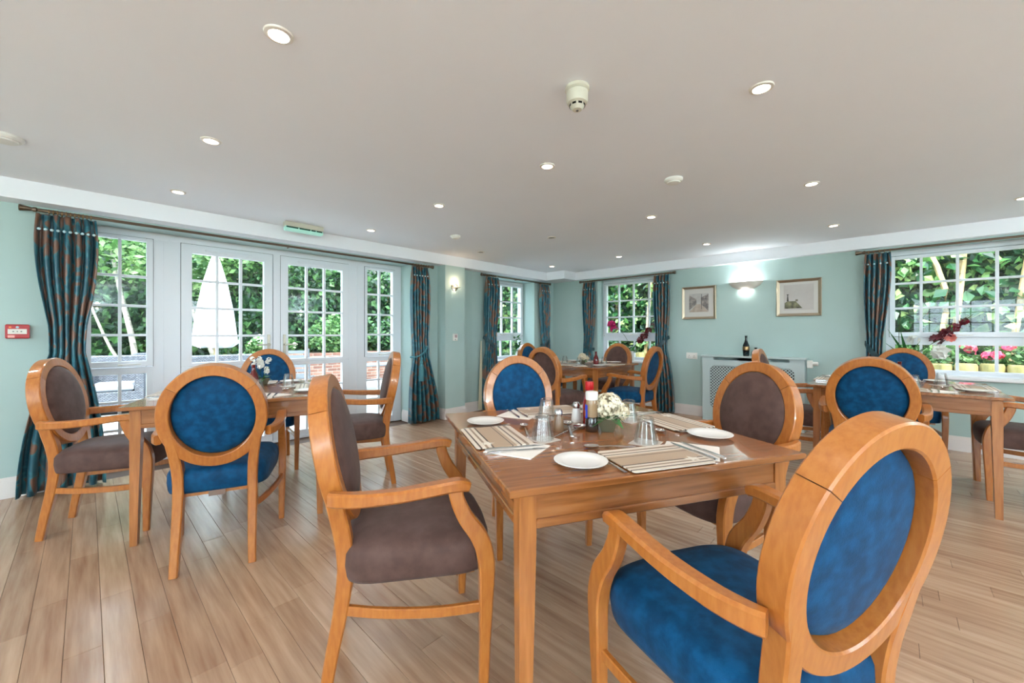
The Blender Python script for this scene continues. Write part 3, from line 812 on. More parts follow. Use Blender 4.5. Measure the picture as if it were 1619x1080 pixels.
t = thing('radiator_valve', 'white thermostatic radiator valve at the end of the radiator cover', 'valve', (RX1 + 0.045, 5.80, 0.80))
MB().box(-0.02, -0.02, -0.045, 0.035, 0.02, 0.045, 0, 0.006).obj('body', M['plastic'], t, 0)
MB().lathe([(0.022, 0), (0.024, 0.004), (0.024, 0.045), (0.018, 0.052), (0.001, 0.053)], 16).obj('dial', M['plastic'], t).matrix_local = Matrix.Translation((0.035, 0, 0.008)) @ Matrix.Rotation(pi / 2, 4, 'Y')
M['vase_dark'] = noise_mat('dark_glaze', [srgb(8, 14, 18), srgb(16, 44, 50), srgb(92, 70, 36)], nscale=7, rough=0.15, stops=[.4, .58, .72])
t = thing('bottle_vase', 'tall dark bottle vase with a gold band on the radiator cover', 'vase', (-1.345, 5.80, 0.872))
MB().lathe([(0.03, 0), (0.036, 0.02), (0.04, 0.09), (0.036, 0.14), (0.02, 0.18), (0.013, 0.21), (0.014, 0.25), (0.017, 0.262), (0.010, 0.262), (0.009, 0.2)], 20).obj('body', M['vase_dark'], t)
MB().lathe([(0.0405, 0.075), (0.0412, 0.08), (0.0402, 0.12), (0.0385, 0.125)], 20).obj('gold_band', M['brass'], t)
t = thing('squat_vase', 'small round black vase beside the tall bottle vase', 'vase', (-1.235, 5.80, 0.872))
MB().lathe([(0.025, 0), (0.042, 0.02), (0.047, 0.045), (0.035, 0.07), (0.014, 0.085), (0.013, 0.1), (0.019, 0.112), (0.011, 0.112), (0.01, 0.09)], 20).obj('body', M['vase_dark'], t)

# ------------------------------------------------------------------ chairs
LEAN = radians(11); RC = Vector((0, -0.250, 0.758)); RA, RBb = 0.2, 0.233
AX_UP = Vector((0, -sin(LEAN), cos(LEAN))); AX_F = Vector((0, cos(LEAN), sin(LEAN)))
def ringpt(t, k=1.0, dy=0.0): return RC + Vector((RA * k * sin(t), 0, 0)) + AX_UP * (RBb * k * cos(t)) + AX_F * dy
def ring_n(t): return (Vector((sin(t) / RA, 0, 0)) + AX_UP * (cos(t) / RBb)).normalized()
def arc(mb, t0, t1, n):
    ts = lin(t0, t1, n)
    rings = []
    w, d, ch = 0.0255, 0.030, 0.004
    for t in ts:
        p, nn = ringpt(t), ring_n(t)
        q = [(w - ch, -d), (w, -d + ch), (w, d - ch), (w - ch, d), (-w + ch, d), (-w, d - ch), (-w, -d + ch), (-w + ch, -d)]
        rings.append([p + nn * a + AX_F * b for a, b in q])
    return mb.loft(rings, True)
def make_chair(kind, label):
    t = thing('dining_chair', label, 'chair')
    fm = M[kind]
    J = radians(52)
    arc(MB(), -J + 0.004, J - 0.004, 25).obj('top_rail', M['wood'], t, 30)
    arc(MB(), J + 0.004, 2 * pi - J - 0.004, 49).obj('back_ring', M['wood'], t, 30)
    # padded medallion, domed front and flatter rear
    rg = []
    for k, dy in ((0.02, -0.014), (0.4, -0.012), (0.7, -0.008), (0.84, -0.001), (0.885, 0.010), (0.885, 0.026), (0.85, 0.036), (0.7, 0.046), (0.4, 0.053), (0.02, 0.055)):
        kk = k
        rg.append([ringpt(-2 * pi * i / 40, kk, dy) for i in range(40)])
    MB().loft(rg).obj('back_cushion', fm, t, 70)
    for s in (-1, 1):
        pts = [(s * .158, -.262, 0), (s * .156, -.243, .12), (s * .154, -.215, .27), (s * .153, -.20, .40), (s * .156, -.207, .50), (s * .166, -.222, .585), (s * .183, -.238, .67)]
        dims = [(.034, .036), (.037, .040), (.041, .045), (.044, .050), (.045, .052), (.045, .052), (.038, .05)]
        MB().sweep(smooth_path(pts, 4), interp(dims, 4), (1, 0, 0), .005).obj('back_leg', M['wood'], t, 30)
        pts = [(s * .253, .232, 0), (s * .255, .236, .15), (s * .257, .240, .30), (s * .258, .240, .42), (s * .258, .218, .50), (s * .259, .172, .57), (s * .260, .146, .63), (s * .260, .140, .662)]
        dims = [(.030, .030), (.034, .036), (.039, .045), (.042, .054), (.042, .056), (.038, .050), (.036, .046), (.036, .046)]
        MB().sweep(smooth_path(pts, 4), interp(dims, 4), (1, 0, 0), .005).obj('front_leg', M['wood'], t, 30)
        pts = [(s * .224, -.236, .655), (s * .238, -.205, .655), (s * .252, -.14, .655), (s * .262, -.03, .660), (s * .263, .08, .671), (s * .261, .15, .676), (s * .259, .183, .668)]
        dims = [(.030, .046), (.036, .045), (.042, .042), (.046, .038), (.050, .037), (.050, .037), (.044, .030)]
        MB().sweep(smooth_path(pts, 4), interp(dims, 4), (1, 0, 0), .007).obj('arm', M['wood'], t, 30)
        pts = [(s * .155, -.212, .27), (s * .195, -.08, .262), (s * .235, .09, .262), (s * .255, .235, .27)]
        MB().sweep(smooth_path(pts, 4), (.018, .032), (1, 0, 0), .003).obj('stretcher', M['wood'], t, 30)
    # seat
    rg = []
    for ins, z in ((.02, .368), (.004, .372), (.0, .385), (-.004, .42), (-.002, .458), (.006, .476), (.024, .490), (.07, .502), (.14, .510), (.19, .512)):
        r = []
        for i in range(48):
            a = 2 * pi * i / 48
            cx, sy = cos(a), sin(a)
            px = math.copysign(abs(cx) ** .34, cx); py = math.copysign(abs(sy) ** .34, sy)
            y = .022 + py * (.232 - ins)
            hwid = .212 + (y + .21) / .46 * .036
            bow = .022 * (1 - px * px) if py > 0 else 0
            r.append((px * (hwid - ins), y + bow * max(0, py), z))
        rg.append(r)
    MB().loft(rg).obj('seat', fm, t, 60)
    MB().box(-.14, -.19, .352, .14, -.165, .375).obj('seat_rail', M['wood'], t, 0)
    MB().box(-.2, .19, .352, .2, .212, .375).obj('seat_rail', M['wood'], t, 0)
    return t
def smooth_path(pts, k):
    P = [Vector(p) for p in pts]; out = []
    for i in range(len(P) - 1):
        p0, p1, p2, p3 = P[max(i - 1, 0)], P[i], P[i + 1], P[min(i + 2, len(P) - 1)]
        for j in range(k):
            t = j / k
            out.append(0.5 * ((2 * p1) + (p2 - p0) * t + (2 * p0 - 5 * p1 + 4 * p2 - p3) * t * t + (-p0 + 3 * p1 - 3 * p2 + p3) * t ** 3))
    out.append(P[-1]); return out
def interp(d, k):
    out = []
    for i in range(len(d) - 1):
        for j in range(k): out.append(tuple(a + (b - a) * j / k for a, b in zip(d[i], d[i + 1])))
    out.append(d[-1]); return out

# (kind, x, y, facing degrees, label, short phrase for its place setting)
CH = [
 ('brown', -1.308, 0.826, 58.5, 'brown upholstered oval-back armchair left of the nearest table', 'main', 's1'),
 ('blue', -0.270, 1.116, 154.0, 'blue velvet oval-back armchair filling the right foreground', 'main', 's2'),
 ('brown', -0.612, 2.092, 244.0, 'brown oval-back armchair facing us at the right of the nearest table', 'main', 's3'),
 ('blue', -1.535, 1.790, -30.1, 'blue oval-back armchair facing us behind the nearest table', 'main', 's4'),
 ('brown', -3.516, 0.120, 68.0, 'brown oval-back armchair beside the large left curtain', 't1', ''),
 ('blue', -2.664, 0.522, 159.3, 'blue oval-back armchair with its back to us at the glazed-door table', 't1', ''),
 ('blue', -4.000, 1.075, -21.0, 'blue oval-back armchair standing against the glazed doors', 't1', ''),
 ('brown', -3.052, 1.455, 247.1, 'brown oval-back armchair side-on at the right of the glazed-door table', 't1', ''),
 ('brown', -2.800, 3.740, 90.0, 'brown oval-back armchair with its back to us at the far corner table', 't2', ''),
 ('blue', -2.260, 4.500, 180.0, 'blue oval-back armchair side-on at the right of the far corner table', 't2', ''),
 ('brown', -3.000, 5.250, 270.0, 'brown oval-back armchair under the far corner window', 't2', ''),
 ('blue', -3.830, 4.700, 0.0, 'blue armchair mostly hidden left of the far corner table', 't2', ''),
 ('blue', -0.090, 3.650, 90.0, 'blue oval-back armchair with its back to us at the right-hand table', 't3', ''),
 ('blue', 0.090, 5.350, 270.0, 'blue oval-back armchair under the large right window', 't3', ''),
 ('brown', 0.735, 4.563, 180.0, 'brown armchair cut off by the right frame edge', 't3', ''),
 ('brown', -0.635, 4.450, 0.0, 'brown armchair seen edge-on in front of the radiator cover', 't3', ''),
]
proto = {}
for kind, x, y, a, label, tb, _ in CH:
    if kind not in proto:
        o = make_chair(kind, label); o.location = (x, y, 0); o.rotation_euler.z = radians(a - 90); o['group'] = kind + ' oval-back dining chairs'; proto[kind] = o
    else: o = dup(proto[kind], (x, y, 0), radians(a - 90), label)
    if label.startswith('blue oval-back armchair with its back to us at the glazed'):
        MB().box(-0.035, -0.205, 0.345, 0.035, -0.202, 0.378).obj('care_label', mat('brown_care_label', srgb(120, 98, 86), 0.6), o, 0)

# ------------------------------------------------------------------ tables
TS, TZ = 1.03, 0.765
def make_table(label, loc, rz):
    t = thing('dining_table', label, 'table', loc, rz, 'square oak dining tables')
    h = TS / 2
    MB().box(-h, -h, TZ - 0.02, h, h, TZ, 0, 0.003).obj('table_top', M['table_wood'], t, 0)
    for sx in (-1, 1):
        for sy in (-1, 1):
            o, w0, w1 = h - 0.04, 0.048, 0.032
            def rg(z, w): return [(sx * o, sy * o, z), (sx * (o - w), sy * o, z), (sx * (o - w), sy * (o - w), z), (sx * o, sy * (o - w), z)]
            MB().loft([rg(0, w1), rg(0.62, w0), rg(TZ - 0.02, w0)]).obj('leg', M['table_leg'], t, 0)
    for k in range(4):
        m = MB().box(-h + 0.088, h - 0.062, TZ - 0.105, h - 0.088, h - 0.045, TZ - 0.02)
        m.box(-h + 0.088, h - 0.064, TZ - 0.125, h - 0.088, h - 0.038, TZ - 0.100, 0, 0.003)
        a = m.obj('apron', M['table_wood'], t, 0); a.rotation_euler.z = k * pi / 2
    return t
TB = {'main': ((-0.8995, 1.4215), 61.65), 't1': ((-3.278, 0.770), 69.0), 't2': ((-2.949, 4.515), 90.0), 't3': ((0.036, 4.373), 90.0)}
TL = {'main': 'oak square dining table laid for four, nearest the camera', 't1': 'oak dining table laid beside the glazed doors', 't2': 'oak dining table laid in the far corner by two windows', 't3': 'oak dining table laid under the large right window'}
tm = None
for k, ((x, y), a) in TB.items():
    if tm is None: tm = make_table(TL[k], (x, y, 0), radians(a))
    else: dup(tm, (x, y, 0), radians(a), TL[k])

# ------------------------------------------------------------------ tableware prototypes (meshes shared)
def plate_mesh():
    return MB().lathe([(0.045, 0.0), (0.05, 0.003), (0.056, 0.005), (0.081, 0.013), (0.0815, 0.0145), (0.080, 0.0150), (0.056, 0.0085), (0.05, 0.0065), (0.002, 0.006)], 36).mesh('side_plate', M['china'], 50)
def tumbler_mesh():
    # stands upside down: rim on the coaster
    return MB().lathe([(0.039, 0.0), (0.041, 0.001), (0.0405, 0.012), (0.034, 0.05), (0.0285, 0.078), (0.0265, 0.088), (0.024, 0.092), (0.002, 0.092), (0.002, 0.084), (0.0225, 0.082), (0.0255, 0.07), (0.037, 0.008), (0.039, 0.0)], 36, rib=0.03, ribn=12, caps=False).mesh('tumbler', M['glass'], 60)
def mat_mesh():
    h, q, r = 0.147, 0.104, 0.012
    pts = []
    for cx, cy, a0 in ((h - r, q - r, 0), (-h + r, q - r, 90), (-h + r, -q + r, 180), (h - r, -q + r, 270)):
        for a in (0, 30, 60, 90): pts.append((cx + r * cos(radians(a0 + a)), cy + r * sin(radians(a0 + a))))
    return MB().loft([[(x, y, 0) for x, y in pts], [(x, y, 0.0035) for x, y in pts]]).mesh('placemat', M['placemat'], 0)
def knife_mesh():
    m = MB().loft([[(-.004, 0, 0), (.004, 0, 0), (.004, 0, .004), (-.004, 0, .004)], [(-.0055, .02, 0), (.0055, .02, 0), (.0055, .02, .006), (-.0055, .02, .006)], [(-.004, .095, 0), (.004, .095, 0), (.004, .095, .005), (-.004, .095, .005)],
               [(-.007, .105, .001), (.006, .105, .001), (.006, .105, .003), (-.007, .105, .003)], [(-.008, .18, .001), (.006, .18, .001), (.006, .18, .0025), (-.008, .18, .0025)], [(.002, .21, .001), (.005, .21, .001), (.005, .21, .002), (.002, .21, .002)]])
    return m.mesh('table_knife', M['steel'], 40)
def fork_mesh():
    m = MB().sweep([(0, 0, .003), (0, .02, .003), (0, .09, .006), (0, .13, .004)], [(.011, .003), (.010, .003), (.005, .003), (.006, .003)], (1, 0, 0), .0008)
    m.sweep([(0, .128, .004), (0, .14, .003), (0, .155, .003)], [(.008, .002), (.02, .002), (.022, .002)], (1, 0, 0), .0005)
    for k in (-1.5, -.5, .5, 1.5): m.sweep([(k * .0062, .154, .003), (k * .006, .18, .005), (k * .0055, .2, .009)], (.0032, .0018), (1, 0, 0), .0003)
    return m.mesh('table_fork', M['steel'], 40)
def spoon_mesh():
    m = MB().sweep([(0, 0, .003), (0, .02, .003), (0, .09, .007), (0, .13, .005)], [(.011, .003), (.010, .003), (.005, .003), (.006, .003)], (1, 0, 0), .0008)
    rg = []
    for k, z in ((1.0, .010), (.96, .0085), (.8, .005), (.5, .0025), (.1, .0018), (.1, .0030), (.5, .004), (.8, .0068), (.95, .0102), (1.0, .010)):
        rg.append([(.0195 * k * cos(a), .155 + .029 * k * sin(a), z) for a in [2 * pi * i / 20 for i in range(20)]])
    m.loft(rg, False)
    return m.mesh('dessert_spoon', M['steel'], 50)
def napkin_mesh():
    m = MB(); s = .086
    m.loft([[(-s, -s, 0), (s, -s, 0), (s, s, 0), (-s, s, 0)], [(-s, -s, .0018), (s, -s, .0018), (s, s, .0018), (-s, s, .0018)]])
    m.loft([[(-s + .003, -s + .004, .0018), (s - .002, -s + .003, .0018), (s - .004, s - .003, .0018), (-s + .004, s - .004, .0018)], [(-s + .003, -s + .004, .0034), (s - .002, -s + .003, .0030), (s - .004, s - .003, .0034), (-s + .004, s - .004, .0030)]])
    return m.mesh('paper_napkin', M['napkin'], 0)
def coaster_mesh(): return MB().box(-.048, -.048, 0, .048, .048, .003, 0, .001).mesh('coaster', M['coaster'], 0)
ME = {'placemat': mat_mesh(), 'side_plate': plate_mesh(), 'tumbler': tumbler_mesh(), 'table_knife': knife_mesh(), 'table_fork': fork_mesh(), 'dessert_spoon': spoon_mesh(), 'paper_napkin': napkin_mesh(), 'coaster': coaster_mesh()}
WHAT = {'placemat': ('striped placemat', 'placemat'), 'side_plate': ('white side plate', 'plate'), 'tumbler': ('upturned fluted glass tumbler', 'glass'), 'table_knife': ('steel table knife', 'knife'), 'table_fork': ('steel table fork', 'fork'), 'dessert_spoon': ('steel dessert spoon', 'spoon'), 'paper_napkin': ('folded white paper napkin', 'napkin'), 'coaster': ('square grey coaster', 'coaster')}
PH = {'main': ['before the left brown chair of the nearest table', 'before the foreground blue chair', 'before the right brown chair of the nearest table', 'before the blue chair behind the nearest table'],
      't1': ['before the brown chair by the large left curtain', 'before the back-turned blue chair at the glazed-door table', 'before the side-on brown chair at the glazed-door table', 'before the blue chair against the glazed doors'],
      't2': ['before the back-turned brown chair at the far corner table', 'before the side-on blue chair at the far corner table', 'before the brown chair under the far corner window', 'before the hidden blue chair at the far corner table'],
      't3': ['before the back-turned blue chair at the right-hand table', 'before the brown chair at the right frame edge', 'before the blue chair under the large right window', 'before the brown chair by the radiator cover']}
def put(kind, tb, si, lx, ly, dz, rot, jitter=0.0, extra=''):
    (cx, cy), ta = TB[tb]
    # setting frame: facing direction angles ta, ta+90, ta+180, ta+270
    fa = radians(ta + 90 * si); fx, fy = cos(fa), sin(fa); rx, ry = sin(fa), -cos(fa)
    if jitter:
        lx += random.uniform(-jitter, jitter); ly += random.uniform(-jitter, jitter); rot += random.uniform(-4, 4)
    px = cx + rx * lx + fx * (ly - 0.515); py = cy + ry * lx + fy * (ly - 0.515)
    o = bpy.data.objects.new(kind, ME[kind]); C.objects.link(o)
    o.location = (px, py, TZ + dz); o.rotation_euler.z = fa - pi / 2 + radians(rot)
    nm, cat = WHAT[kind]
    tag(o, (extra + ' ' if extra else '') + nm + ' ' + PH[tb][si], cat, cat + 's laid on the tables')
    return o
sp5 = [((.026 if k % 2 == 0 else .011) * cos(pi * k / 5 + .3), (.026 if k % 2 == 0 else .011) * sin(pi * k / 5 + .3)) for k in range(10)]
MOTIF = MB().loft([[(x, y, 0) for x, y in sp5], [(x, y, .0004) for x, y in sp5]]).mesh('star_motif', mat('pale_motif', srgb(232, 224, 212), .5), 0)
for tb in TB:
    for si in range(4):
        j = 0.0 if tb == 'main' else 0.008
        pm = put('placemat', tb, si, 0, 0.108, 0.0040, 0)
        mo = bpy.data.objects.new('star_motif', MOTIF); C.objects.link(mo); mo.parent = pm; mo.location = (0.098, -0.055, 0.0036)
        put('side_plate', tb, si, -0.245, 0.135, 0.0002, 0, j)
        put('paper_napkin', tb, si, 0.172, 0.140, 0.0002, 45)
        put('coaster', tb, si, 0.088, 0.268, 0.0002, 20 if si != 1 else 35)
        put('tumbler', tb, si, 0.088, 0.268, 0.0034, 0)
        put('table_fork', tb, si, -0.163, 0.02, 0.0005, 0, 0)
        put('table_knife', tb, si, 0.166, 0.026, 0.0040, 0, 0)
        put('table_knife', tb, si, 0.200, 0.026, 0.0040, -2, 0, 'outer')
        put('dessert_spoon', tb, si, 0.02, 0.235, 0.0005, 76, 0)

# centre pieces
def tpos(tb, dx, dy): (cx, cy), a = TB[tb]; return (cx + dx, cy + dy, TZ)
M['cream_petal'] = noise_mat('cream_petal', [srgb(232, 216, 180), srgb(246, 238, 218)], nscale=20, rough=0.6)
M['white_petal'] = noise_mat('white_petal', [srgb(236, 234, 226), srgb(246, 246, 240)], nscale=20, rough=0.6)
M['leaf'] = leaf_mat('house_plant_leaf', [srgb(24, 70, 34), srgb(46, 104, 52), srgb(70, 130, 66)], 0.25)
M['silver_glass'] = mat('smoked_glass_vase', srgb(104, 104, 84), 0.1, 0.25, coat=.6)
def blossom_ball(mb, c, R, n, r, rnd):
    for _ in range(n):
        v = Vector((rnd.gauss(0, 1), rnd.gauss(0, 1), rnd.gauss(0, 1) + 0.3)).normalized()
        p = Vector(c) + v * R * rnd.uniform(0.82, 1.05)
        a = v.cross(Vector((0.3, 0.9, 0.2))).normalized(); b = v.cross(a)
        ph = rnd.uniform(0, 1.5)
        for k in range(4):
            an = ph + k * pi / 2
            dr = cos(an) * a + sin(an) * b; tg = -sin(an) * a + cos(an) * b
            mb.add([p, p + r * (0.55 * dr - 0.5 * tg) + v * r * .25, p + r * 1.1 * dr + v * r * .3, p + r * (0.55 * dr + 0.5 * tg) + v * r * .25], [(0, 1, 2, 3)])
def leaf(mb, base, d, up, L, W):
    base = Vector(base); d = Vector(d).normalized(); s = d.cross(Vector(up)).normalized(); n = s.cross(d)
    mb.add([base, base + d * L * .35 + s * W + n * W * .3, base + d * L + n * -L * .15, base + d * L * .35 - s * W + n * W * .3, base + d * L * .45], [(0, 1, 4), (1, 2, 4), (2, 3, 4), (3, 0, 4)])
def posy(tb, dx, dy, label, petal, R=0.056, h=0.058, loose=False):
    t = thing('flower_vase', label, 'vase', tpos(tb, dx, dy), 0.4, 'small posy vases on the tables')
    rn = random.Random(len(label))
    MB().loft([[(sx * w, sy * w, z) for sx, sy in ((-1, -1), (1, -1), (1, 1), (-1, 1))] for z, w in ((0, .024), (.006, .026), (h * .9, .040), (h * .9, .037), (.01, .022))]).obj('vase', M['silver_glass'], t, 30)
    f = MB()
    if loose:
        for k in range(16):
            a = rn.uniform(0, 6.28); rr = rn.uniform(.02, .09); blossom_ball(f, (rr * cos(a), rr * sin(a), h + rn.uniform(.03, .15)), .012, 10, .012, rn)
    else:
        blossom_ball(f, (0.0, 0, h + R * .75), R * .95, 260, .0095, rn); blossom_ball(f, (0.045, 0.03, h + R * .35), R * .62, 110, .009, rn); blossom_ball(f, (-0.03, 0.01, h + R * .5), R * .6, 110, .009, rn)
    tag(f.obj('blossom', petal, t, 0), kind='stuff')
    l = MB()
    for k in range(8):
        a = k * 0.8; leaf(l, (0.015 * cos(a), 0.015 * sin(a), h * .9), (cos(a), sin(a), -.25 if k % 2 else .35), (0, 0, 1), .075, .02)
    if loose:
        for k in range(7):
            a = k * 0.9; l.tube([(0, 0, h * .5), (.05 * cos(a), .05 * sin(a), h + .08)], .0015, 4)
    l.obj('leaves', M['leaf'], t, 0)
posy('main', 0.066, 0.032, 'square glass vase of cream hydrangea on the nearest table', M['cream_petal'])
posy('t1', -0.235, 0.15, 'loose white flowers in a small vase on the glazed-door table', M['white_petal'], loose=True)
posy('t2', 0.065, -0.134, 'cream flowers in a small vase on the far corner table', M['cream_petal'], R=.05)
posy('t3', -0.12, 0.12, 'cream flowers in a small vase on the right-hand table', M['cream_petal'], R=.045)
def red_bottle(tb, dx, dy, label):
    t = thing('red_glass_bottle', label, 'bottle', tpos(tb, dx, dy), 0, 'dark red glass bottles on the tables')
    MB().lathe([(.03, 0), (.034, .006), (.034, .06), (.028, .09), (.014, .125), (.0125, .155), (.015, .165), (.009, .166)], 20).obj('body', M['dark_red'], t)
    MB().lathe([(.0352, .02), (.0355, .022), (.0355, .05), (.0352, .052)], 20).obj('label_band', mat('maroon_label', srgb(120, 30, 34), 0.5), t)
red_bottle('t1', -0.146, 0.074, 'slim dark red bottle on the glazed-door table')
red_bottle('t2', 0.215, -0.053, 'slim dark red bottle on the far corner table')
red_bottle('t3', 0.02, 0.20, 'dark red bottle on the right-hand table')
# sauce bottle on the main table
t = thing('brown_sauce_bottle', 'clear sauce bottle with white cap and blue label on the nearest table', 'bottle', tpos('main', 0.021, -0.02), radians(-40))
MB().lathe([(.024, 0), (.0265, .004), (.0265, .045), (.0245, .05), (.0245, .06)], 20).obj('sauce', mat('brown_sauce', srgb(40, 26, 20), 0.12, coat=.8), t)
MB().lathe([(.0243, .06), (.0243, .11), (.022, .128)], 20).obj('bottle', mat('beige_bottle', srgb(150, 120, 88), 0.12, coat=.8), t)
MB().lathe([(.0235, .128), (.0245, .130), (.0245, .158), (.022, .161), (.001, .161)], 20, rib=.02, ribn=10).obj('cap', M['plastic'], t)
def band(r, z0, z1, a0, a1, n=8): return MB().loft([[(r * cos(a), r * sin(a), z0), (r * cos(a), r * sin(a), z1), ((r - .001) * cos(a), (r - .001) * sin(a), z1), ((r - .001) * cos(a), (r - .001) * sin(a), z0)] for a in lin(a0, a1, n)])
lb = band(.0268, .055, .108, radians(-150), radians(-60)).obj('label', mat('royal_blue_label', srgb(30, 60, 190), 0.4), t, 0)
band(.0273, .062, .085, radians(-125), radians(-88)).obj('label_motif', mat('orange_motif', srgb(240, 150, 40), 0.4), lb, 0)
t = thing('ketchup_bottle', 'red sauce bottle with a red cap behind the brown sauce bottle', 'bottle', tpos('main', -0.06, 0.09), 0)
MB().lathe([(.027, 0), (.03, .006), (.03, .09), (.022, .125), (.016, .15)], 20).obj('bottle', mat('tomato_red', srgb(130, 14, 14), 0.2, coat=.5), t)
MB().lathe([(.019, .15), (.02, .152), (.018, .185), (.001, .187)], 18).obj('cap', M['red'], t)
def shaker(label, dx, dy, fill):
    t = thing('shaker', label, 'shaker', tpos('main', dx, dy), 0, 'glass shakers on the nearest table')
    MB().lathe([(.021, 0), (.0225, .003), (.021, .03), (.016, .06), (.0155, .064)], 18).obj('contents', fill, t)
    MB().lathe([(.0165, .062), (.0175, .065), (.017, .08), (.012, .088), (.001, .09)], 18).obj('cap', M['steel'], t)
shaker('pepper shaker with a steel cap beside the crossed spoons', -0.083, -0.105, mat('pepper', srgb(120, 92, 66), 0.4, coat=.8))
shaker('salt shaker with a steel cap left of the sauce bottle', -0.125, 0.085, mat('salt', srgb(226, 224, 220), 0.4, coat=.8))
for k, (dx, dy, a, lb) in enumerate(((-0.028, -0.216, 3.7, 'large steel serving spoon, its bowl nearer the sauce bottle'), (0.037, -0.18, 40.5, 'large steel serving spoon, its bowl nearer the pepper shaker'))):
    o = bpy.data.objects.new('serving_spoon', ME['dessert_spoon']); C.objects.link(o)
    o.location = tpos('main', dx, dy); o.location.z += 0.0005 + 0.008 * k; o.rotation_euler.z = radians(a); o.scale = (1.25, 1.3, 1.25)
    tag(o, lb, 'spoon', 'crossed serving spoons')

# ------------------------------------------------------------------ flowers on the sills
def spray(name, label, loc, stems, petal_groups, leaves, vase=True):
    t = thing(name, label, 'flower arrangement', loc)
    if vase: MB().lathe([(.035, 0), (.042, .01), (.034, .08), (.022, .13), (.028, .15), (.02, .15), (.018, .1)], 18).obj('vase', mat('white_vase', srgb(220, 220, 216), 0.3), t)
    m = MB()
    for pts in stems: m.tube(smooth_path(pts, 4), .003, 5)
    m.obj('stems', mat('stem_green', srgb(70, 90, 50), 0.6), t)
    rn = random.Random(5)
    for k, (c, n, r, R, mt) in enumerate(petal_groups):
        f = MB(); blossom_ball(f, c, R, n, r, rn); f.obj('blossom', mt, t, 0)
    l = MB()
    for b, d, L, W in leaves: leaf(l, b, d, (0, 0.2, 1), L, W)
    l.obj('leaves', M['leaf'], t, 0)
mag = noise_mat('magenta_petal', [srgb(170, 10, 84), srgb(214, 40, 120)], nscale=15, rough=.5)
wine = noise_mat('wine_petal', [srgb(70, 6, 20), srgb(124, 20, 40)], nscale=15, rough=.5)
coral = mat('coral_petal', srgb(232, 130, 120), .5)
spray('orchid_spray', 'magenta and dark red flower sprays on the far corner window sill', (-3.02, 6.02, ZSILL),
      [[(0, 0, .1), (-.06, 0, .28), (-.2, 0, .48), (-.36, 0, .60)], [(0, 0, .1), (.10, 0, .26), (.22, -.01, .42), (.36, -.02, .56)]],
      [((-.36, -.02, .58), 9, .05, .045, mag), ((-.31, -.02, .50), 8, .045, .04, mag), ((.14, -.02, .33), 8, .04, .035, wine), ((.21, -.02, .40), 9, .042, .04, wine), ((.28, -.02, .48), 8, .036, .035, wine), ((.35, -.02, .55), 6, .03, .028, wine)],
      [((0, 0, .12), (a, .1, b), .17, .03) for a, b in ((.8, .6), (-.7, .7), (.3, 1), (-.3, .9), (1, .2))])
spray('gladiolus_arrangement', 'dark red gladiolus and white lily stems on the large right window sill', (0.13, 6.02, ZSILL),
      [[(0, 0, .1), (.12, -.02, .26), (.3, -.04, .44), (.46, -.06, .62)], [(0, 0, .1), (.14, -.02, .22), (.26, -.04, .30)], [(0, 0, .1), (-.06, 0, .3), (-.05, 0, .62)]],
      [((.22, -.03, .37), 8, .04, .034, wine), ((.28, -.04, .43), 8, .038, .034, wine), ((.34, -.04, .49), 7, .034, .03, wine), ((.40, -.05, .55), 6, .028, .026, wine), ((.31, -.05, .39), 7, .032, .03, coral), ((.24, -.06, .24), 8, .065, .03, M['white_petal']), ((.05, -.04, .36), 7, .04, .03, M['white_petal'])],
      [((0, 0, .12), (a, -.1, b), L, .02) for a, b, L in ((.8, .6, .2), (-.5, .8, .3), (.3, 1, .26), (-.1, 1, .36), (1, .3, .22), (.6, .9, .28), (-.3, 1, .4))])
spray('leafy_pot_plant', 'leafy green plant on the left wall window sill', (XJ + 0.13, 5.12, ZSILL),
      [[(0, 0, .1), (.02, 0, .2), (.0, .03, .36)], [(0, 0, .1), (0, -.06, .2), (.02, -.10, .32)]],
      [], [((.01 * random.uniform(-1, 1), random.uniform(-.1, .07), random.uniform(.12, .36)), (random.uniform(-1, 1), random.uniform(-1, 1), random.uniform(0, .8)), .10, .022) for _ in range(34)])

# ------------------------------------------------------------------ outdoors
GZ = -0.05
M['paving'] = noise_mat('pale_paving', [srgb(128, 126, 124), srgb(146, 144, 142), srgb(158, 156, 154)], nscale=2.5, rough=0.8, objrand=.3)
M['grass'] = noise_mat('lawn', [srgb(92, 112, 56), srgb(120, 138, 76), srgb(140, 150, 92)], nscale=3, rough=0.9, coord='World')
M['brick'] = noise_mat('garden_brick', [srgb(100, 66, 56), srgb(122, 84, 70), srgb(142, 108, 94)], nscale=4, rough=0.85, objrand=.4)
M['mortar'] = mat('mortar', srgb(176, 168, 158), 0.9)
M['bark'] = noise_mat('pale_bark', [srgb(104, 96, 86), srgb(162, 156, 146)], scale=(1, 1, 4), nscale=6, rough=.8)
M['bark_tan'] = noise_mat('tan_bark', [srgb(150, 124, 84), srgb(196, 170, 124)], scale=(1, 1, .3), nscale=9, rough=.8)
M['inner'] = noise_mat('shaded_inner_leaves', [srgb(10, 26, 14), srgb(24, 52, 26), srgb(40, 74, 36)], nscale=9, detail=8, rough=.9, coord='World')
M['soil'] = mat('soil', srgb(70, 54, 42), .95)
M['log'] = noise_mat('weathered_log', [srgb(104, 96, 56), srgb(136, 124, 74), srgb(150, 132, 90)], scale=(2, 2, .6), nscale=8, rough=.8, objrand=.3)
M['leaf_a'] = leaf_mat('tree_leaf', [srgb(34, 72, 34), srgb(62, 104, 50), srgb(104, 142, 82), srgb(150, 176, 124)], .35)
M['leaf_b'] = leaf_mat('dark_shrub_leaf', [srgb(10, 34, 20), srgb(22, 56, 30), srgb(44, 86, 44), srgb(84, 120, 66)], .25)
